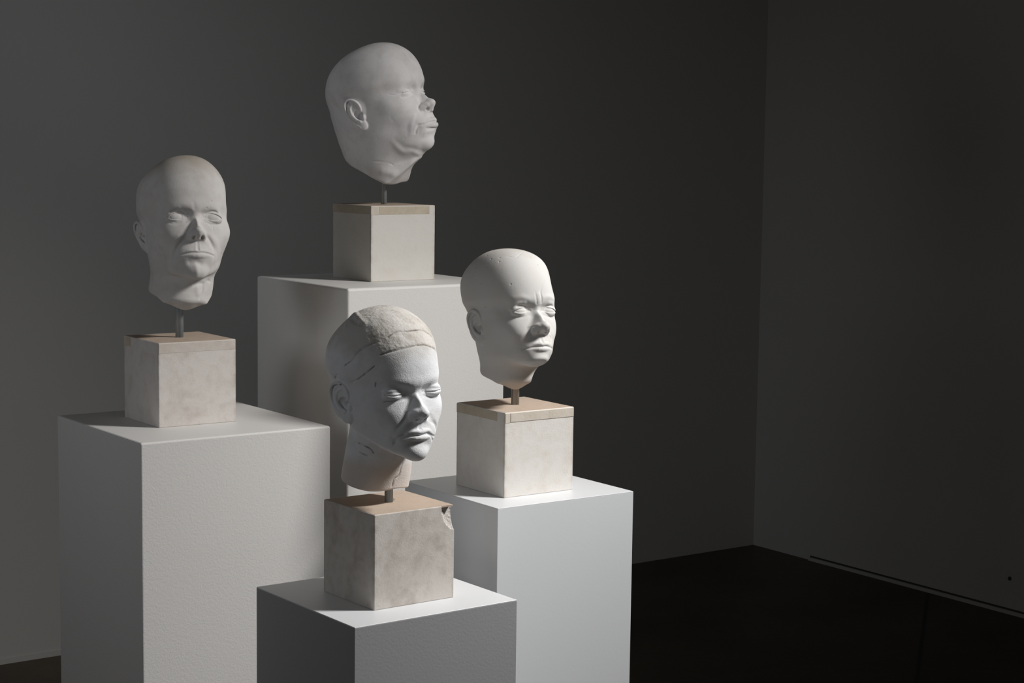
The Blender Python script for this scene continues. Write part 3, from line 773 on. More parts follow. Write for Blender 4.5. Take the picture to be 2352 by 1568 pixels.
HEADS['L']['lines'] = [
    ([-1.6, -2.2, -1.6, -0.9], 2.4, [[21.2, 93.7, -18.5], [30.4, 90.6, -28.1], [38.7, 83.5, -42.3], [40.1, 79.1, -53.7]]),
    ([-1.0, -2.0, -2.2, -1.8, -0.9], 2.4, [[-10.4, 113.2, -6.5], [-20.8, 91.2, -15.2], [-29.6, 88.5, -30.5], [-33.5, 86.3, -49.6], [-32.7, 80.6, -62.6]]),
    ([1.2, 2.0, 1.2], 4.5, [[32.2, 90.0, -16.1], [41.9, 82.4, -31.3], [45.2, 72.9, -45.7]]),
    ([1.0, 2.0, 1.5], 4.5, [[-28.0, 88.1, -12.1], [-39.9, 79.6, -29.1], [-47.2, 54.7, -46.6]]),
    (-1.6, 3.5, [[13.1, 98.1, -61.8], [4.7, 99.9, -60.0], [-3.8, 99.3, -64.2]]),
    ([-1.0, -1.6, -1.2], 2.2, [[-5.1, 40.4, -95.1], [-15.4, 37.4, -92.8], [-24.4, 32.5, -93.1]]),
    (-1.2, 2.0, [[-34.6, 25.5, -86.4], [-39.7, 19.2, -86.8]]),
    ([-1.2, -2.2, -1.4], 2.2, [[-23.3, 32.9, -95.1], [-23.9, 30.9, -110.7], [-18.7, 32.8, -121.5]]),
    ([1.5, 1.5], 3.5, [[-11.7, 37.7, -101.9], [-13.5, 36.1, -111.9]]),
    ([0.9, 1.4, 0.9], 3.0, [[4.0, 101.0, -70.4], [1.8, 101.3, -80.3], [2.8, 92.8, -90.1]]),
    ([-0.7, -1.0, -0.5], 1.3, [[44.0, 79.6, 16.1], [36.1, 82.0, 12.2], [27.1, 84.3, 13.3]]),
    ([-0.7, -1.0, -0.6], 1.3, [[-21.9, 83.5, 13.7], [-29.4, 81.8, 10.2], [-38.8, 79.4, 13.3]]),
    ([-0.5, -0.8], 2.5, [[4.7, 95.4, 47.0], [3.0, 94.2, 38.5]]),
    (-1.0, 0.9, [[-30.1, 88.2, 52.8]]),
    (-1.0, 0.9, [[-20.1, 90.5, 39.6]]),
    (-0.6, 1.0, [[-32.4, 82.2, 6.2], [-32.8, 83.5, -0.5]]),
]
HEADS['B']['lines'] = [
    ([-0.4, -1.1, -1.0, -0.6], 0.9, [[62.1, 60.0, 25.2], [56.0, 71.4, 20.9], [50.6, 77.7, 22.8], [45.6, 83.7, 24.4]]),
    ([-1.4, -2.0, -2.0, -1.2], 1.3, [[15.0, 102.8, -3.2], [23.9, 99.7, -11.9], [24.2, 101.7, -19.8], [17.0, 106.8, -21.6]]),
    ([-1.4, -2.4, -2.0, -1.0], 1.6, [[28.2, 105.4, -47.5], [34.1, 97.5, -48.7], [37.0, 93.0, -54.9], [37.0, 89.4, -61.7]]),
    ([-1.2, -2.2, -1.8], 1.6, [[22.5, 109.1, -56.5], [11.8, 113.5, -58.0], [-2.3, 116.2, -58.1]]),
    ([0.6, 1.0, 0.8], 2.2, [[23.8, 101.3, -69.5], [20.6, 106.8, -63.5], [4.0, 112.0, -63.8]]),
    ([-0.4, -1.0, -1.2, -0.7], 4.5, [[53.3, 47.8, -67.3], [45.0, 59.1, -82.7], [32.1, 74.7, -91.9], [13.7, 86.9, -99.2]]),
    ([0.4, 1.4, 1.2, 1.0, 0.5], 4.2, [[53.9, 43.0, -70.5], [41.0, 53.0, -92.8], [33.0, 69.5, -94.4], [19.6, 76.4, -103.2], [1.4, 77.5, -111.2]]),
    ([-0.2, -0.5, -0.6, -0.7, -0.5], 1.5, [[59.7, -23.5, -94.0], [55.8, 2.1, -102.1], [43.9, 23.7, -113.0], [-6.8, 29.7, -138.2], [-34.8, 27.7, -138.3]]),
    ([1.5, 2.5, 1.5], 6, [[51.2, 3.4, -124.6], [42.3, 20.7, -133.8], [-7.1, 19.2, -143.4]]),
    ([0.6, 1.2, 0.8], 4.0, [[37.1, 95.1, -27.0], [41.6, 86.5, -44.5], [41.6, 80.8, -61.1]]),
    ([-0.15, -0.2], 2.0, [[63.0, 55.0, -23.0], [60.2, 56.9, -29.1]]),
    ([0.25, -0.3], 1.2, [[46.7, 70.1, -61.2], [46.7, 67.1, -67.4]]),
    ([-0.7, -0.9, -0.5], 1.0, [[49.0, 80.9, 14.8], [43.9, 85.9, 10.8], [31.8, 89.7, 13.7]]),
]
HEADS['R']['lines'] = [
    ([-0.3, -1.5, -1.7, -0.8], 1.1, [[-18.3, 89.4, 75.2], [-5.2, 94.0, 57.1], [-5.8, 94.7, 44.8], [-6.7, 92.4, 34.7]]),
    ([-0.2, -0.8, -0.7], 1.2, [[6.6, 94.1, 53.8], [5.4, 94.7, 44.6], [3.2, 92.4, 33.6]]),
    (0.7, 2.6, [[0.2, 94.7, 49.2], [-2.2, 92.1, 32.7]]),
    ([0.4, 0.8, 0.7], 3.5, [[42.2, 80.3, 42.1], [30.9, 87.8, 45.0], [19.1, 91.2, 39.6]]),
    ([0.6, 1.0, 0.8], 3.0, [[-10.7, 94.1, 44.9], [-24.9, 90.5, 46.3], [-39.3, 82.5, 42.5]]),
    ([-0.4, -1.2, -0.9], 1.5, [[-14.7, 103.3, -18.6], [-23.6, 90.8, -27.4], [-22.3, 93.9, -36.4]]),
    ([-0.6, -0.8, -0.3], 1.3, [[42.2, 74.8, 12.8], [36.9, 80.7, 12.6], [29.4, 83.6, 13.7]]),
    ([-0.5, -0.8], 1.2, [[-22.9, 83.2, 14.5], [-33.4, 79.6, 7.1]]),
    (-0.3, 1.6, [[35.6, 79.0, -45.6], [34.7, 76.9, -58.6]]),
    (-1.0, 0.8, [[49.2, -1.0, 127.1]]),
    (-1.0, 0.8, [[54.0, 21.8, 118.6]]),
    (-1.0, 0.8, [[45.8, 38.2, 119.7]]),
    (-1.0, 0.8, [[50.2, 44.0, 111.8]]),
    (-1.0, 0.8, [[67.7, -9.1, 104.2]]),
    (-1.0, 0.8, [[68.5, 12.8, 99.0]]),
    (-1.0, 0.8, [[74.9, 0.4, 83.1]]),
    (-1.0, 0.8, [[74.8, 18.2, 73.7]]),
    (-1.0, 0.8, [[46.4, 75.3, 68.9]]),
    (-1.0, 0.8, [[-11.2, 78.2, 104.8]]),
    (-1.0, 0.8, [[-3.9, 64.5, 120.6]]),
    (-1.0, 0.8, [[70.0, 24.2, 30.8]]),
    ([-0.3, -0.5, -0.3], 1.0, [[35.4, 49.2, 121.3], [24.9, 60.8, 118.7], [5.0, 51.5, 129.3]]),
]
HEADS['F']['lines'] = [
    ([-2.2, -2.6, -1.6], 1.7, [[24.6, 95.6, -42.1], [33.0, 88.7, -47.0], [35.6, 81.7, -57.7]]),
    ([-1.6, -2.2, -1.6], 1.6, [[-14.9, 99.4, -42.6], [-23.0, 95.6, -48.5], [-27.2, 92.5, -55.3]]),
    ([-1, -1.5, -0.8], 2.0, [[-13.2, 104.8, -16.9], [-32.8, 86.4, -31.2], [-34.6, 86.7, -41.1]]),
    ([-1.5, -1.8, -0.6], 2.0, [[18.5, 90.9, -14.0], [24.7, 90.2, -22.7], [30.1, 88.1, -29.5]]),
    ([-0.6, -1.2, -0.8], 2.8, [[20.2, 95.9, -58.1], [7.6, 100.3, -56.6], [-6.2, 101.5, -54.2]]),
    ([-0.8, -1.4], 1.3, [[-2.5, 98.4, -26.1], [-3.3, 103.1, -35.3]]),
    ([-0.5, -0.9, -0.5], 1.2, [[48.9, 71.1, 8.9], [41.3, 78.9, 10.7], [31.1, 82.2, 12.5]]),
    ([0.8, 1.4], 3.5, [[39.7, 76.7, -52.5], [38.4, 72.9, -65.1]]),
    ([-1.0, -2.0, -1.6, -1.8, -1.2], 1.5, [[81.9, 6.3, 59.8], [77.6, 24.9, 73.0], [74.9, 28.9, 82.1], [66.2, 42.4, 94.6], [54.9, 55.0, 102.8]]),
    ([-0.8, -1.4, -1.0, -0.9, -0.7, -1.4, -1.6], 1.3, [[54.3, 66.7, 84.0], [33.5, 80.0, 91.8], [11.6, 85.2, 96.3], [-17.3, 83.9, 96.9], [-37.9, 78.1, 90.3], [-51.6, 69.2, 84.4], [-59.7, 62.0, 78.4]]),
    ([-0.6, -1.0, -1.1, -0.8, -1.5, -1.6], 1.3, [[38.8, 64.8, 111.1], [25.2, 66.6, 118.2], [7.5, 70.7, 118.9], [-19.3, 68.7, 118.4], [-33.1, 66.0, 114.1], [-46.6, 63.0, 104.8]]),
    ([-0.6, -0.9, -1.1, -1.0], 1.2, [[82.6, -5.2, 27.0], [76.2, 24.2, 36.1], [69.7, 48.2, 52.4], [62.0, 61.7, 65.8]]),
    (-1.3, 1.1, [[77.6, -28.0, 34.3], [81.8, -14.5, 42.0]]),
    ([1.0, 3.0, 2.4, 1.2], 2.6, [[38.6, -51.5, 132.0], [34.7, -44.2, 136.7], [50.1, -2.4, 132.8], [53.1, 18.9, 127.1]]),
    ([1.0, 1.6], 2.2, [[55.8, -34.2, 125.0], [66.0, -19.1, 115.7]]),
    ([-1.5, -2.2], 3.0, [[52.8, -21.5, 130.2], [56.9, 2.8, 126.5]]),
    ([-0.6, -1.0, -0.8], 1.1, [[51.9, 2.3, -70.6], [42.2, 20.5, -76.7], [37.2, 25.0, -83.9]]),
    ([-0.7, -1.2], 1.1, [[50.6, 4.3, -85.3], [43.5, 16.7, -89.4]]),
    ([-0.8, -1.4, -1.2, -0.8], 1.2, [[-11.6, 35.2, -105.8], [-8.4, 32.2, -127.0], [0.7, 31.8, -133.4], [2.5, 29.7, -145.3]]),
    (-1.0, 1.0, [[58.7, 61.7, 38.8], [57.9, 59.4, 32.2]]),
]
# ---------------------------------------------------------------- scene
CAMZ = 1.5
C = bpy.context.scene.collection
def link(o, parent=None):
    C.objects.link(o)
    if parent is not None: o.parent = parent
    return o
def mesh_obj(name, V, Fc, mats, parent=None, smooth=False, midx=None):
    me = bpy.data.meshes.new(name)
    V = np.asarray(V, np.float32); Fc = np.asarray(Fc, np.int32); k = Fc.shape[1]
    me.vertices.add(len(V)); me.vertices.foreach_set('co', V.ravel())
    me.loops.add(Fc.size); me.loops.foreach_set('vertex_index', Fc.ravel())
    me.polygons.add(len(Fc)); me.polygons.foreach_set('loop_start', np.arange(0, Fc.size, k, dtype=np.int32))
    me.polygons.foreach_set('use_smooth', np.full(len(Fc), smooth))
    for m in (mats if isinstance(mats, (list, tuple)) else [mats]): me.materials.append(m)
    if midx is not None: me.polygons.foreach_set('material_index', np.asarray(midx, np.int32))
    me.update(calc_edges=True); me.validate()
    return link(bpy.data.objects.new(name, me), parent)
def bx(bm, lo, hi, bev=0.0, seg=2):
    r = bmesh.ops.create_cube(bm, size=1.0)
    for v in r['verts']:
        v.co = Vector([lo[i] + (v.co[i] + .5) * (hi[i] - lo[i]) for i in range(3)])
    if bev > 0:
        es = list({e for v in r['verts'] for e in v.link_edges})
        bmesh.ops.bevel(bm, geom=es, offset=bev, segments=seg, affect='EDGES', profile=.5)
def bm_obj(name, bm, mat, parent=None, smooth=False):
    me = bpy.data.meshes.new(name); bmesh.ops.recalc_face_normals(bm, faces=bm.faces); bm.to_mesh(me); bm.free()
    if smooth: me.polygons.foreach_set('use_smooth', np.ones(len(me.polygons), bool))
    me.materials.append(mat)
    return link(bpy.data.objects.new(name, me), parent)

# -- materials
def mat(name, col, rough=.85, spec=.3):
    m = bpy.data.materials.new(name); m.use_nodes = True
    b = m.node_tree.nodes['Principled BSDF']
    b.inputs['Base Color'].default_value = (*col, 1); b.inputs['Roughness'].default_value = rough
    b.inputs['Specular IOR Level'].default_value = spec
    return m, m.node_tree, b
def node(nt, typ, **kw):
    n = nt.nodes.new(typ)
    for k, v in kw.items():
        if k.startswith('_'): setattr(n, k[1:], v)
        else: n.inputs[k.replace('_', ' ')].default_value = v
    return n
def noise(nt, co, scale, detail=4, rough=.55, dist=0.0):
    n = node(nt, 'ShaderNodeTexNoise', Scale=scale, Detail=detail, Roughness=rough, Distortion=dist)
    nt.links.new(co, n.inputs['Vector']); return n.outputs['Fac']
def ramp(nt, fac, a, b, ca, cb):
    r = nt.nodes.new('ShaderNodeValToRGB'); e = r.color_ramp.elements
    e[0].position = a; e[1].position = b; e[0].color = (*ca, 1); e[1].color = (*cb, 1)
    nt.links.new(fac, r.inputs['Fac']); return r.outputs['Color']
def mix(nt, fac, a, b, mode='MIX'):
    n = nt.nodes.new('ShaderNodeMix'); n.data_type = 'RGBA'; n.blend_type = mode
    for s, v in ((n.inputs[0], fac), (n.inputs[6], a), (n.inputs[7], b)):
        if hasattr(v, 'is_linked'): nt.links.new(v, s)
        elif isinstance(v, (int, float)): s.default_value = v
        else: s.default_value = (*v, 1)
    return n.outputs[2]
def bump(nt, b, h, strength, dist, prev=None):
    n = node(nt, 'ShaderNodeBump', Strength=strength, Distance=dist)
    nt.links.new(h, n.inputs['Height'])
    if prev is not None: nt.links.new(prev, n.inputs['Normal'])
    nt.links.new(n.outputs['Normal'], b.inputs['Normal']); return n.outputs['Normal']
def objco(nt): return nt.nodes.new('ShaderNodeTexCoord').outputs['Object']
G0, G1 = (0, 0, 0), (1, 1, 1)

def paint_mat(name, col, orange, bumpd, seed=0.0, dirt=.1, rough=.55):
    m, nt, b = mat(name, col, rough, .35); co = objco(nt)
    mp = node(nt, 'ShaderNodeMapping', Location=(seed, seed * .7, 0)); nt.links.new(co, mp.inputs['Vector']); co = mp.outputs['Vector']
    n1 = noise(nt, co, orange, 3); n2 = noise(nt, co, 3.0, 4)
    n3 = noise(nt, co, 22, 6)
    c = mix(nt, ramp(nt, n2, .35, .75, G0, (dirt, dirt, dirt)), col, tuple(v * .82 for v in col))
    c = mix(nt, ramp(nt, n3, .70, .82, G0, (dirt * 1.5,) * 3), c, (col[0] * .7, col[1] * .63, col[2] * .55))
    nt.links.new(c, b.inputs['Base Color'])
    ge = nt.nodes.new('ShaderNodeNewGeometry'); sx = nt.nodes.new('ShaderNodeSeparateXYZ'); nt.links.new(ge.outputs['Normal'], sx.inputs[0])   # roller texture on the sides, tops sanded
    up = node(nt, 'ShaderNodeMath', _operation='MULTIPLY_ADD'); nt.links.new(sx.outputs['Z'], up.inputs[0]); up.inputs[1].default_value = -.85; up.inputs[2].default_value = 1.0; up.use_clamp = True
    hm = node(nt, 'ShaderNodeMath', _operation='MULTIPLY'); nt.links.new(n1, hm.inputs[0]); nt.links.new(up.outputs[0], hm.inputs[1])
    bump(nt, b, hm.outputs[0], .5, bumpd)
    return m
def plaster_mat(name, col, stain, stain_amt=.35, grain=420, gd=.0006, seed=0.0, spots=0.0, crown=None, foot=None, edge=0.0):
    m, nt, b = mat(name, col, .9, .2); co = objco(nt)
    mp = node(nt, 'ShaderNodeMapping', Location=(seed, seed * 1.3, seed * .4)); nt.links.new(co, mp.inputs['Vector']); co = mp.outputs['Vector']
    n1 = noise(nt, co, 16, 5, .6, .6); n2 = noise(nt, co, 55, 5); g = noise(nt, co, grain, 3)
    f = mix(nt, .4, ramp(nt, n1, .47, .67, G0, G1), ramp(nt, n2, .48, .68, G0, G1))
    f = mix(nt, f, G0, (stain_amt,) * 3)
    c = mix(nt, f, col, stain)
    if foot:                                            # warmer neck plaster; the front head's tint also paints in bounced light
        sx = nt.nodes.new('ShaderNodeSeparateXYZ'); nt.links.new(objco(nt), sx.inputs[0])
        ad = node(nt, 'ShaderNodeMath', _operation='MULTIPLY_ADD'); nt.links.new(n1, ad.inputs[0]); ad.inputs[1].default_value = .03; nt.links.new(sx.outputs['Z'], ad.inputs[2])
        mr = node(nt, 'ShaderNodeMapRange'); nt.links.new(ad.outputs[0], mr.inputs['Value'])
        mr.inputs['From Min'].default_value = foot[0]; mr.inputs['From Max'].default_value = foot[0] - foot[3]; mr.inputs['To Max'].default_value = foot[2]
        c = mix(nt, mr.outputs['Result'], c, foot[1])
    if edge:                                            # handled, browned arrises
        sx = nt.nodes.new('ShaderNodeSeparateXYZ'); nt.links.new(objco(nt), sx.inputs[0]); ab = []
        for q in 'XY':
            a_ = node(nt, 'ShaderNodeMath', _operation='ABSOLUTE'); nt.links.new(sx.outputs[q], a_.inputs[0]); ab.append(a_.outputs[0])
        ad = node(nt, 'ShaderNodeMath', _operation='ADD'); nt.links.new(ab[0], ad.inputs[0]); nt.links.new(ab[1], ad.inputs[1])
        em = node(nt, 'ShaderNodeMath', _operation='MULTIPLY'); nt.links.new(ramp(nt, ad.outputs[0], edge - .0035, edge - .0012, G0, G1), em.inputs[0]); nt.links.new(ramp(nt, n2, .35, .6, G0, (.6,) * 3), em.inputs[1])
        c = mix(nt, em.outputs[0], c, (.33, .27, .19))
    if crown:                                           # worn, browned patch on the crown
        sx = nt.nodes.new('ShaderNodeSeparateXYZ'); nt.links.new(objco(nt), sx.inputs[0])
        ad = node(nt, 'ShaderNodeMath', _operation='MULTIPLY_ADD'); nt.links.new(n1, ad.inputs[0]); ad.inputs[1].default_value = .06; nt.links.new(sx.outputs['Z'], ad.inputs[2])
        c = mix(nt, ramp(nt, ad.outputs[0], crown[0], crown[0] + crown[3], G0, (crown[2],) * 3), c, crown[1])
    if spots:
        v = node(nt, 'ShaderNodeTexNoise', Scale=230.0, Detail=1.0); nt.links.new(co, v.inputs['Vector'])
        c = mix(nt, ramp(nt, v.outputs['Fac'], .73, .78, G0, (spots,) * 3), c, tuple(x * .35 for x in stain))
    at = node(nt, 'ShaderNodeAttribute', _attribute_name='grime')
    gm = node(nt, 'ShaderNodeMath', _operation='MULTIPLY'); nt.links.new(at.outputs['Fac'], gm.inputs[0]); nt.links.new(ramp(nt, n2, .34, .54, G0, G1), gm.inputs[1])
    c = mix(nt, gm.outputs[0], c, (.13, .10, .07))
    nt.links.new(c, b.inputs['Base Color'])
    n = bump(nt, b, g, .5, gd)
    bump(nt, b, n2, .35, gd * 2.5, n)
    return m

WALL = paint_mat('wall_paint', (.44, .422, .40), 60, .0008, dirt=.12, rough=.8)
m, nt, b = mat('floor_concrete', (.05, .035, .022), .5, .4); co = objco(nt)
n1 = noise(nt, co, 2.2, 6); n2 = noise(nt, co, 30, 5)
c = ramp(nt, n1, .3, .75, (.030, .021, .013), (.075, .055, .034)); c = mix(nt, ramp(nt, n2, .45, .8, G0, (.5,) * 3), c, (.02, .014, .008))
vm = node(nt, 'ShaderNodeVectorMath', _operation='DOT_PRODUCT'); nt.links.new(co, vm.inputs[0]); vm.inputs[1].default_value = (.9690, -.2469, 0)   # saw-cut joint in the slab
ms = node(nt, 'ShaderNodeMath', _operation='ADD'); nt.links.new(vm.outputs['Value'], ms.inputs[0]); ms.inputs[1].default_value = .1269
ma = node(nt, 'ShaderNodeMath', _operation='ABSOLUTE'); nt.links.new(ms.outputs[0], ma.inputs[0])
jl = ramp(nt, ma.outputs[0], .004, .006, G1, G0); c = mix(nt, jl, c, (.004, .003, .002))
nt.links.new(c, b.inputs['Base Color']); bump(nt, b, n2, .3, .001); FLOOR = m
m, nt, b = mat('galvanised_steel', (.36, .39, .41), .38, .5); b.inputs['Metallic'].default_value = .25; co = objco(nt)
mp = node(nt, 'ShaderNodeMapping', Scale=(1, 1, .08)); nt.links.new(co, mp.inputs['Vector'])
n1 = noise(nt, mp.outputs['Vector'], 260, 3); nt.links.new(ramp(nt, n1, .3, .7, (.20, .235, .26), (.36, .40, .43)), b.inputs['Base Color']); STEEL = m
m, nt, b = mat('dull_pipe', (.33, .31, .28), .6, .4); b.inputs['Metallic'].default_value = .4; co = objco(nt)
mp = node(nt, 'ShaderNodeMapping', Scale=(1, 1, .05)); nt.links.new(co, mp.inputs['Vector'])
n1 = noise(nt, mp.outputs['Vector'], 420, 2); nt.links.new(ramp(nt, n1, .35, .65, (.20, .19, .17), (.40, .38, .34)), b.inputs['Base Color']); PIPE = m
DARK = mat('dark_gap_and_plug', (.05, .047, .043), .6)[0]  # dark for the painted-in wall gap and the wall plug

# -- room
def struct(o): o['kind'] = 'structure'; return o
WY = 0.6238; WC = Vector((0.6128 * 1.5, 4.5283 * 1.5, 0))
dl = Vector((-math.cos(WY), -math.sin(WY), 0)); dr = Vector((math.sin(WY), -math.cos(WY), 0))
def slab(name, a, b_, z0, z1, out, th, mt):
    """upright slab from a to b_, its thickness going to the side of out"""
    V = []
    for z in (z0, z1):
        for p in (a, b_, b_ + out * th, a + out * th): V.append((p.x, p.y, z))
    Fc = [(0, 1, 5, 4), (1, 2, 6, 5), (2, 3, 7, 6), (3, 0, 4, 7), (4, 5, 6, 7), (3, 2, 1, 0)]
    bm = bmesh.new(); vs = [bm.verts.new(v) for v in V]
    for f in Fc: bm.faces.new([vs[i] for i in f])
    return struct(bm_obj(name, bm, mt))
HC = 3.4
slab('wall_left', WC - dl * .12, WC + dl * 5.6, 0, HC, -dr, .12, WALL)
slab('wall_right', WC, WC + dr * 6.2, 0, HC, -dl, .12, WALL)
bm = bmesh.new(); P0 = WC - dl * .12 - dr * .12
q = [P0, P0 + dl * 6, P0 + dl * 6 + dr * 8.2, P0 + dr * 8.2]
for z0, z1, nm, mt in ((-.1, 0, 'floor', FLOOR), (HC, HC + .1, 'ceiling', WALL)):
    bm = bmesh.new(); lo = [bm.verts.new((p.x, p.y, z0)) for p in q]; hi = [bm.verts.new((p.x, p.y, z1)) for p in q]
    bm.faces.new(lo[::-1]); bm.faces.new(hi)
    for i in range(4): bm.faces.new((lo[i], lo[(i + 1) % 4], hi[(i + 1) % 4], hi[i]))
    struct(bm_obj(nm, bm, mt))
slab('baseboard_right', WC + dr * .3, WC + dr * 6.0, 0, .011, dl, .010, WALL)
slab('dark_gap_1', WC + dr * .3, WC + dr * 6.0, .011, .017, dl, .001, DARK)  # dark strip painted in for the shaded gap above the baseboard
slab('baseboard_left', WC + dl * 2.2, WC + dl * 5.5, 0, .016, dr, .004, WALL)
bm = bmesh.new(); bmesh.ops.create_cone(bm, cap_ends=True, segments=16, radius1=.007, radius2=.005, depth=.004)
o = bm_obj('wall_plug', bm, DARK); pw = WC + dr * ((1.62 - WC.x) / dr.x); o.location = (pw.x + dl.x * .002, pw.y + dl.y * .002, .115)
o.rotation_euler = dl.to_track_quat('Z', 'Y').to_euler(); o['label'] = 'small dark plug low on the right-hand wall near the floor'; o['category'] = 'wall plug'

# -- pedestals
PED = {'L': (-.6391, 3.1311, -.5275, .6241, .377, .0030), 'B': (-.3212, 3.5583, -.2899, .6219, .3765, .0045), 'R': (-.0209, 3.1547, -.6383, .619, .3046, .0012), 'F': (-.2359, 2.7576, -.747, .641, .3112, .0012)}
BLK = {'L': (-.6403, 3.3018, .6142), 'B': (-.29, 3.7378, .62), 'R': (-.0107, 3.248, .6216), 'F': (-.2143, 2.8608, .6456)}
WHITE = (.80, .80, .79)
PMAT = {'L': paint_mat('roller_painted_white', (.70, .685, .665), 300, .0009, 1.0), 'B': paint_mat('matt_painted_white', (.74, .725, .70), 240, .0007, 2.0),
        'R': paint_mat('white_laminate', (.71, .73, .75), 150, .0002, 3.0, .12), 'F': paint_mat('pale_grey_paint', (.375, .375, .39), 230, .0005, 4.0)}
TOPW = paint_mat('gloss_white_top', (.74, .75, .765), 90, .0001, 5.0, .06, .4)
PLAB = {'L': ('white roller-textured square pedestal at the far left, second tallest of the four', 'pedestal'),
        'B': ('tallest white pedestal, standing behind the other three', 'pedestal'),
        'R': ('smooth cool white pedestal at the far right, carrying the frowning bust', 'pedestal'),
        'F': ('lowest pedestal in front, grey sides and bright white top', 'pedestal')}
def frame(x, y, z, yaw, a):
    """centre of a square whose front corner is x, y"""
    cx = x + .5 * a * (math.cos(yaw) - math.sin(yaw)); cy = y + .5 * a * (math.sin(yaw) + math.cos(yaw))
    return Vector((cx, cy, z))
for k, (x, y, z, yaw, a, bev) in PED.items():
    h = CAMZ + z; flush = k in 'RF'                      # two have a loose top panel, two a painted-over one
    o = link(bpy.data.objects.new('pedestal', None)); o.empty_display_size = .1
    o.location = frame(x, y, 0, yaw, a); o.rotation_euler = (0, 0, yaw)
    o['label'], o['category'] = PLAB[k]; o['group'] = 'gallery pedestals'
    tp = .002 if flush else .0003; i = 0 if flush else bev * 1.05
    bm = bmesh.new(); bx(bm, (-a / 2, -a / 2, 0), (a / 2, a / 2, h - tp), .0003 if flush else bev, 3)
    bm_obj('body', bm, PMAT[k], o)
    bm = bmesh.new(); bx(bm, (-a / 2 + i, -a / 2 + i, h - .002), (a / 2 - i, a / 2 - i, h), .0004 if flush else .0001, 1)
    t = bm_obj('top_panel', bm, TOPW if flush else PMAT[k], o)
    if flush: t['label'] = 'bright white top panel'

# -- busts
BS = .155
PL = {'L': plaster_mat('stained_plaster', (.66, .62, .585), (.42, .36, .31), .55, seed=1.7, edge=.155),
      'B': plaster_mat('plain_plaster', (.68, .655, .615), (.55, .49, .41), .25, seed=5.1, edge=.155),
      'R': plaster_mat('pitted_plaster', (.74, .715, .68), (.52, .44, .35), .35, seed=8.3, spots=.3, edge=.155),
      'F': plaster_mat('smudged_plaster', (.64, .60, .56), (.36, .31, .26), .65, seed=3.2, edge=.155)}
BOARD = plaster_mat('tan_board', (.50, .40, .32), (.36, .28, .21), .5, grain=300, seed=2.0)
STRIP = plaster_mat('yellowed_strip', (.55, .485, .39), (.38, .31, .22), .5, grain=260, seed=6.0)
HM = {'L': plaster_mat('greyed_head_plaster', (.61, .588, .57), (.47, .43, .39), .6, 700, .0004, 1.1, crown=(.125, (.40, .35, .29), .8, .05)),
      'B': plaster_mat('smooth_head_plaster', (.73, .71, .705), (.48, .45, .42), .5, 700, .0003, 2.1, crown=(.140, (.42, .38, .33), .6, .05)),
      'R': plaster_mat('clean_head_plaster', (.62, .61, .595), (.60, .53, .46), .4, 700, .0003, 3.1, crown=(.150, (.50, .43, .35), .7, .03), foot=(-.085, (.55, .47, .40), .75, .02)),
      'F': plaster_mat('coarse_head_plaster', (.78, .79, .81), (.55, .53, .51), .5, 520, .0009, 4.1, crown=(.098, (.50, .465, .42), .6, .03), foot=(-.078, (.66, .585, .53), .8, .02))}
CAP = plaster_mat('rough_beige_cap', (.64, .615, .58), (.37, .325, .27), .85, 330, .0010, 7.7)
nt = CAP.node_tree; b = nt.nodes['Principled BSDF']; co = objco(nt)
mp = node(nt, 'ShaderNodeMapping', Scale=(1, .35, 1), Rotation=(0, .5, .6)); nt.links.new(co, mp.inputs['Vector'])
bump(nt, b, noise(nt, mp.outputs['Vector'], 210, 4, .7), .6, .0010, b.inputs['Normal'].links[0].from_socket)
BLAB = {'L': ('plaster bust of a bald head with open blank eyes on the left pedestal', 'bust'),
        'B': ('plaster bust of a bald heavy-jowled head in profile on the tallest pedestal', 'bust'),
        'R': ('bright plaster bust of a frowning bald head on the right pedestal', 'bust'),
        'F': ('plaster bust with lowered eyes and a rough cracked cap on the front pedestal', 'bust')}
CHIP = plaster_mat('broken_plaster', (.60, .57, .54), (.35, .31, .27), .5, 500, .0015, 9.0)
STRIPL = plaster_mat('smudged_strip', (.60, .55, .50), (.42, .35, .29), .6, seed=4.4)
STRIPR = plaster_mat('pale_strip', (.62, .565, .49), (.44, .37, .29), .55, grain=260, seed=7.0)
STRIPS = {'L': [('right', .004, .996, .0175, .0004, STRIPL), ('left', .79, 1.0, .017, .0004, STRIP)],
          'B': [('left', .0, 1.0, .0165, .0004, STRIP), ('right', .004, .12, .0175, .0004, STRIPR), ('right', .125, .91, .0165, .0006, STRIP)],
          'R': [('left', .155, 1.0, .0165, .0005, STRIP), ('right', .004, .075, .0175, .0005, STRIPR), ('right', .078, .997, .0165, .0009, STRIPR)], 'F': []}
ROD = {'L': (.0074, STEEL), 'B': (.0060, STEEL), 'R': (.0075, PIPE), 'F': (.0070, STEEL)}
def prune(me):
    bm = bmesh.new(); bm.from_mesh(me); bmesh.ops.delete(bm, geom=[v for v in bm.verts if not v.link_faces], context='VERTS'); bm.to_mesh(me); bm.free()
def roughen(V, Qc):
    """uneven, trowelled surface of the cap: pushes its vertices in and out"""
    ids = np.unique(Qc); p = V[ids]; n = p - np.array([0, -8, 25.]); n /= np.linalg.norm(n, axis=1)[:, None]
    a = np.zeros(len(ids)); rs = np.random.RandomState(3)
    for i in range(46):
        k = rs.normal(size=3); k *= rs.choice([.12, .22, .4, .75, 1.2]) / np.linalg.norm(k)
        a += np.sin(p @ k + rs.uniform(0, 6.3)) * .04 * (.35 / max(np.linalg.norm(k), .2))**.5
    V = V.copy(); V[ids] += n * (a + .15)[:, None]; return V
STEP = .8
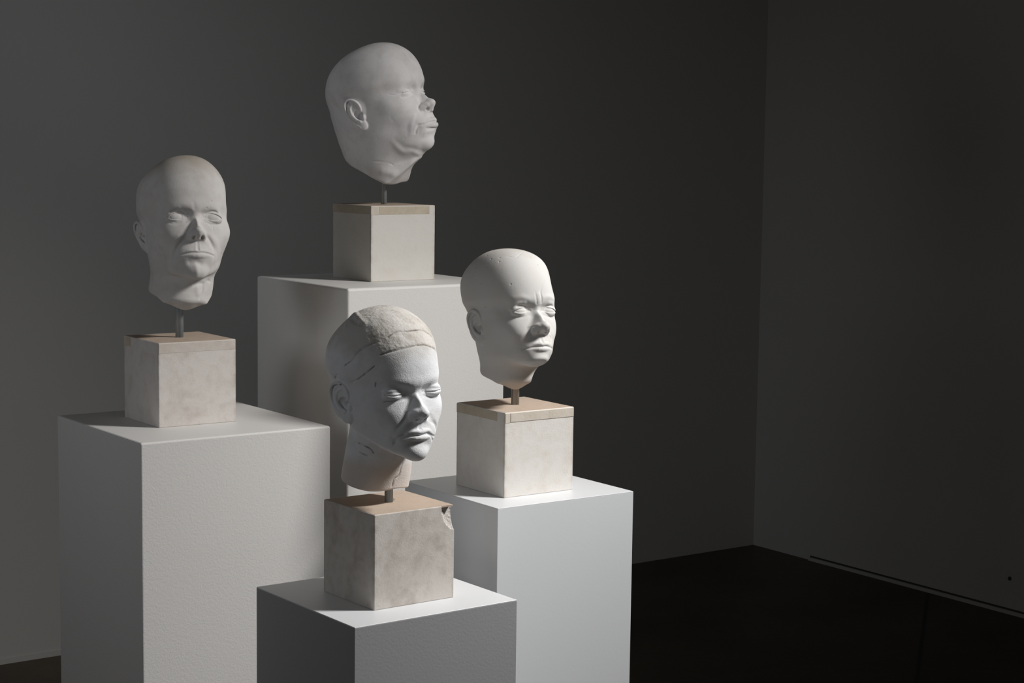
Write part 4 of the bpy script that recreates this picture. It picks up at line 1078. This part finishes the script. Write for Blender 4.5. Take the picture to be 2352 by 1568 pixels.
def pose_matrix(p, at):
    a, b_, c = [math.radians(v) for v in p]
    R = Matrix.Rotation(a, 3, 'Z') @ Matrix.Rotation(b_, 3, 'X') @ Matrix.Rotation(c, 3, 'Y')
    return Matrix.Translation((at[0], at[1], at[2] + CAMZ)) @ R.to_4x4()
for k in 'LBRF':
    x, y, yaw = BLK[k]; z = PED[k][2] + CAMZ
    e = link(bpy.data.objects.new('plaster_bust', None)); e.empty_display_size = .05
    e.location = frame(x, y, z, yaw, BS); e.rotation_euler = (0, 0, yaw)
    e['label'], e['category'] = BLAB[k]; e['group'] = 'plaster busts on block bases'
    h = BS / 2
    bm = bmesh.new(); bx(bm, (-h, -h, 0), (h, h, BS - .0004), .0013, 2)
    blk = bm_obj('base_block', bm, PL[k], e)
    bm = bmesh.new(); bx(bm, (-h + .0017, -h + .0017, BS - .003), (h - .0017, h - .0017, BS), .0003, 1)
    bm_obj('top_board', bm, BOARD, blk)
    for (face, u0, u1, hh, pr, mt) in STRIPS[k]:
        bm = bmesh.new(); z1 = BS - .0016
        if face == 'right': bx(bm, (-h + u0 * BS, -h - pr, z1 - hh), (-h + u1 * BS, -h + .003, z1), .0004, 1)
        else: bx(bm, (-h - pr, -h + u0 * BS, z1 - hh), (-h + .003, -h + u1 * BS, z1), .0004, 1)
        bm_obj('edge_strip', bm, mt, blk)
    if k == 'F':                                        # broken corner
        bm = bmesh.new(); bmesh.ops.create_icosphere(bm, subdivisions=5, radius=1)
        rng = random.Random(4)
        for v in bm.verts: v.co *= 1 + rng.uniform(-.035, .035)
        bmesh.ops.transform(bm, matrix=Matrix.Translation((h - .001, -h - .002, BS - .007)) @ Matrix.Rotation(math.radians(-10), 4, 'Y') @ Matrix.Diagonal((.025, .014, .036, 1)), verts=bm.verts)
        cut = bm_obj('chip_cutter', bm, CHIP)
        blk.data.materials.append(CHIP)
        md = blk.modifiers.new('chip', 'BOOLEAN'); md.object = cut; md.operation = 'DIFFERENCE'; md.solver = 'EXACT'; md.material_mode = 'TRANSFER'
        cut.matrix_world = e.matrix_world = Matrix.Translation(e.location) @ Matrix.Rotation(yaw, 4, 'Z')
        bpy.context.view_layer.update()
        nm = bpy.data.meshes.new_from_object(blk.evaluated_get(bpy.context.evaluated_depsgraph_get()))
        blk.modifiers.clear(); blk.data = nm; blk.data.name = 'base_block'
        bpy.data.objects.remove(cut, do_unlink=True)
    r, rm = ROD[k]
    bm = bmesh.new(); bmesh.ops.create_cone(bm, cap_ends=True, segments=32, radius1=r, radius2=r, depth=.13)
    bmesh.ops.translate(bm, verts=bm.verts, vec=(0, 0, BS + .065 - .004))
    rod = bm_obj('rod', bm, rm, e, True)
    P = HEADS[k]
    Fd = head_field(P, STEP); V, Q = surface_nets(Fd); del Fd
    dirt = grime(P, V); V = warp(P, V)
    if k == 'F':                                        # the rough cap is a piece of its own
        c = V[Q].mean(1); jt = 1.6 * np.sin(c[:, 0] * .31 + c[:, 1] * .17) + 1.1 * np.sin(c[:, 1] * .53 - c[:, 2] * .4)
        cap = (.8 * c[:, 2] - .6 * c[:, 1] > 26.3 + jt) & (.6 * (c[:, 0] - 52.3) - .4 * (c[:, 1] - 24.1) - .7 * (c[:, 2] - 111.7) < jt) & (c[:, 2] > 62 + .3 * c[:, 1] + jt)
        V = roughen(V, Q[cap]); Qc = Q[cap]; Q = Q[~cap]
    hd = mesh_obj('head', V / 1000, Q, HM[k], e, True)
    Me = Matrix.Translation(e.location) @ Matrix.Rotation(yaw, 4, 'Z')
    hd.data.attributes.new('grime', 'FLOAT', 'POINT').data.foreach_set('value', dirt.astype(np.float32))
    if k == 'F':
        o = mesh_obj('skull_cap', V / 1000, Qc, CAP, hd, True); o.data.attributes.new('grime', 'FLOAT', 'POINT').data.foreach_set('value', dirt.astype(np.float32)); prune(o.data); prune(hd.data); o['label'] = 'rough beige cap'
    hd.matrix_basis = Me.inverted() @ pose_matrix(P['pose'], P['at'])
    print('head', k, len(V))

# -- lamps and added fill
def area(name, loc, aim, size, power, col, spread, shape='DISK', sy=None):
    d = bpy.data.lights.new(name, 'AREA'); d.shape = shape; d.size = size
    if sy: d.size_y = sy
    d.energy = power; d.color = col; d.spread = math.radians(spread)
    o = link(bpy.data.objects.new(name, d)); o.location = loc
    o.rotation_euler = (Vector(aim) - Vector(loc)).to_track_quat('-Z', 'Y').to_euler(); return o
area('key_lamp', (1.38, 3.0, 2.42), (-.12, 3.06, .78), .35, 13.2, (1, .985, .965), 85)
area('wall_fill', (-1.3, 3.0, 3.0), (-.8, 5.55, 1.0), .4, 1.6, (.86, .93, 1), 66, 'SQUARE')  # unseen fill added under the ceiling to brighten the left wall
area('front_lamp', (-1.85, 1.8, 1.6), (-.6, 3.7, 1.15), .5, .86, (.90, .94, 1), 78, 'SQUARE')
w = bpy.data.worlds.new('World'); bpy.context.scene.world = w; w.use_nodes = True
w.node_tree.nodes['Background'].inputs[0].default_value = (1, .98, .95, 1); w.node_tree.nodes['Background'].inputs[1].default_value = .07

# -- camera
cd = bpy.data.cameras.new('camera'); cam = link(bpy.data.objects.new('camera', cd))
cd.sensor_width = 36; cd.lens = 4214.262 / 2352 * 36; cd.clip_start = .05
pt, rl = .10880480, .01313598
cp, sp, cr, sr = math.cos(pt), math.sin(pt), math.cos(rl), math.sin(rl)
r0 = Vector((1, 0, 0)); u0 = Vector((0, sp, cp)); f0 = Vector((0, cp, -sp))
rt = r0 * cr + u0 * sr; up = u0 * cr - r0 * sr
cam.matrix_world = Matrix(((rt.x, up.x, -f0.x, 0), (rt.y, up.y, -f0.y, 0), (rt.z, up.z, -f0.z, CAMZ), (0, 0, 0, 1)))
sc = bpy.context.scene; sc.camera = cam
sc.view_settings.view_transform = 'Standard'; sc.view_settings.look = 'None'; sc.view_settings.gamma = 1; sc.view_settings.exposure = 0
sc.view_settings.use_curve_mapping = False
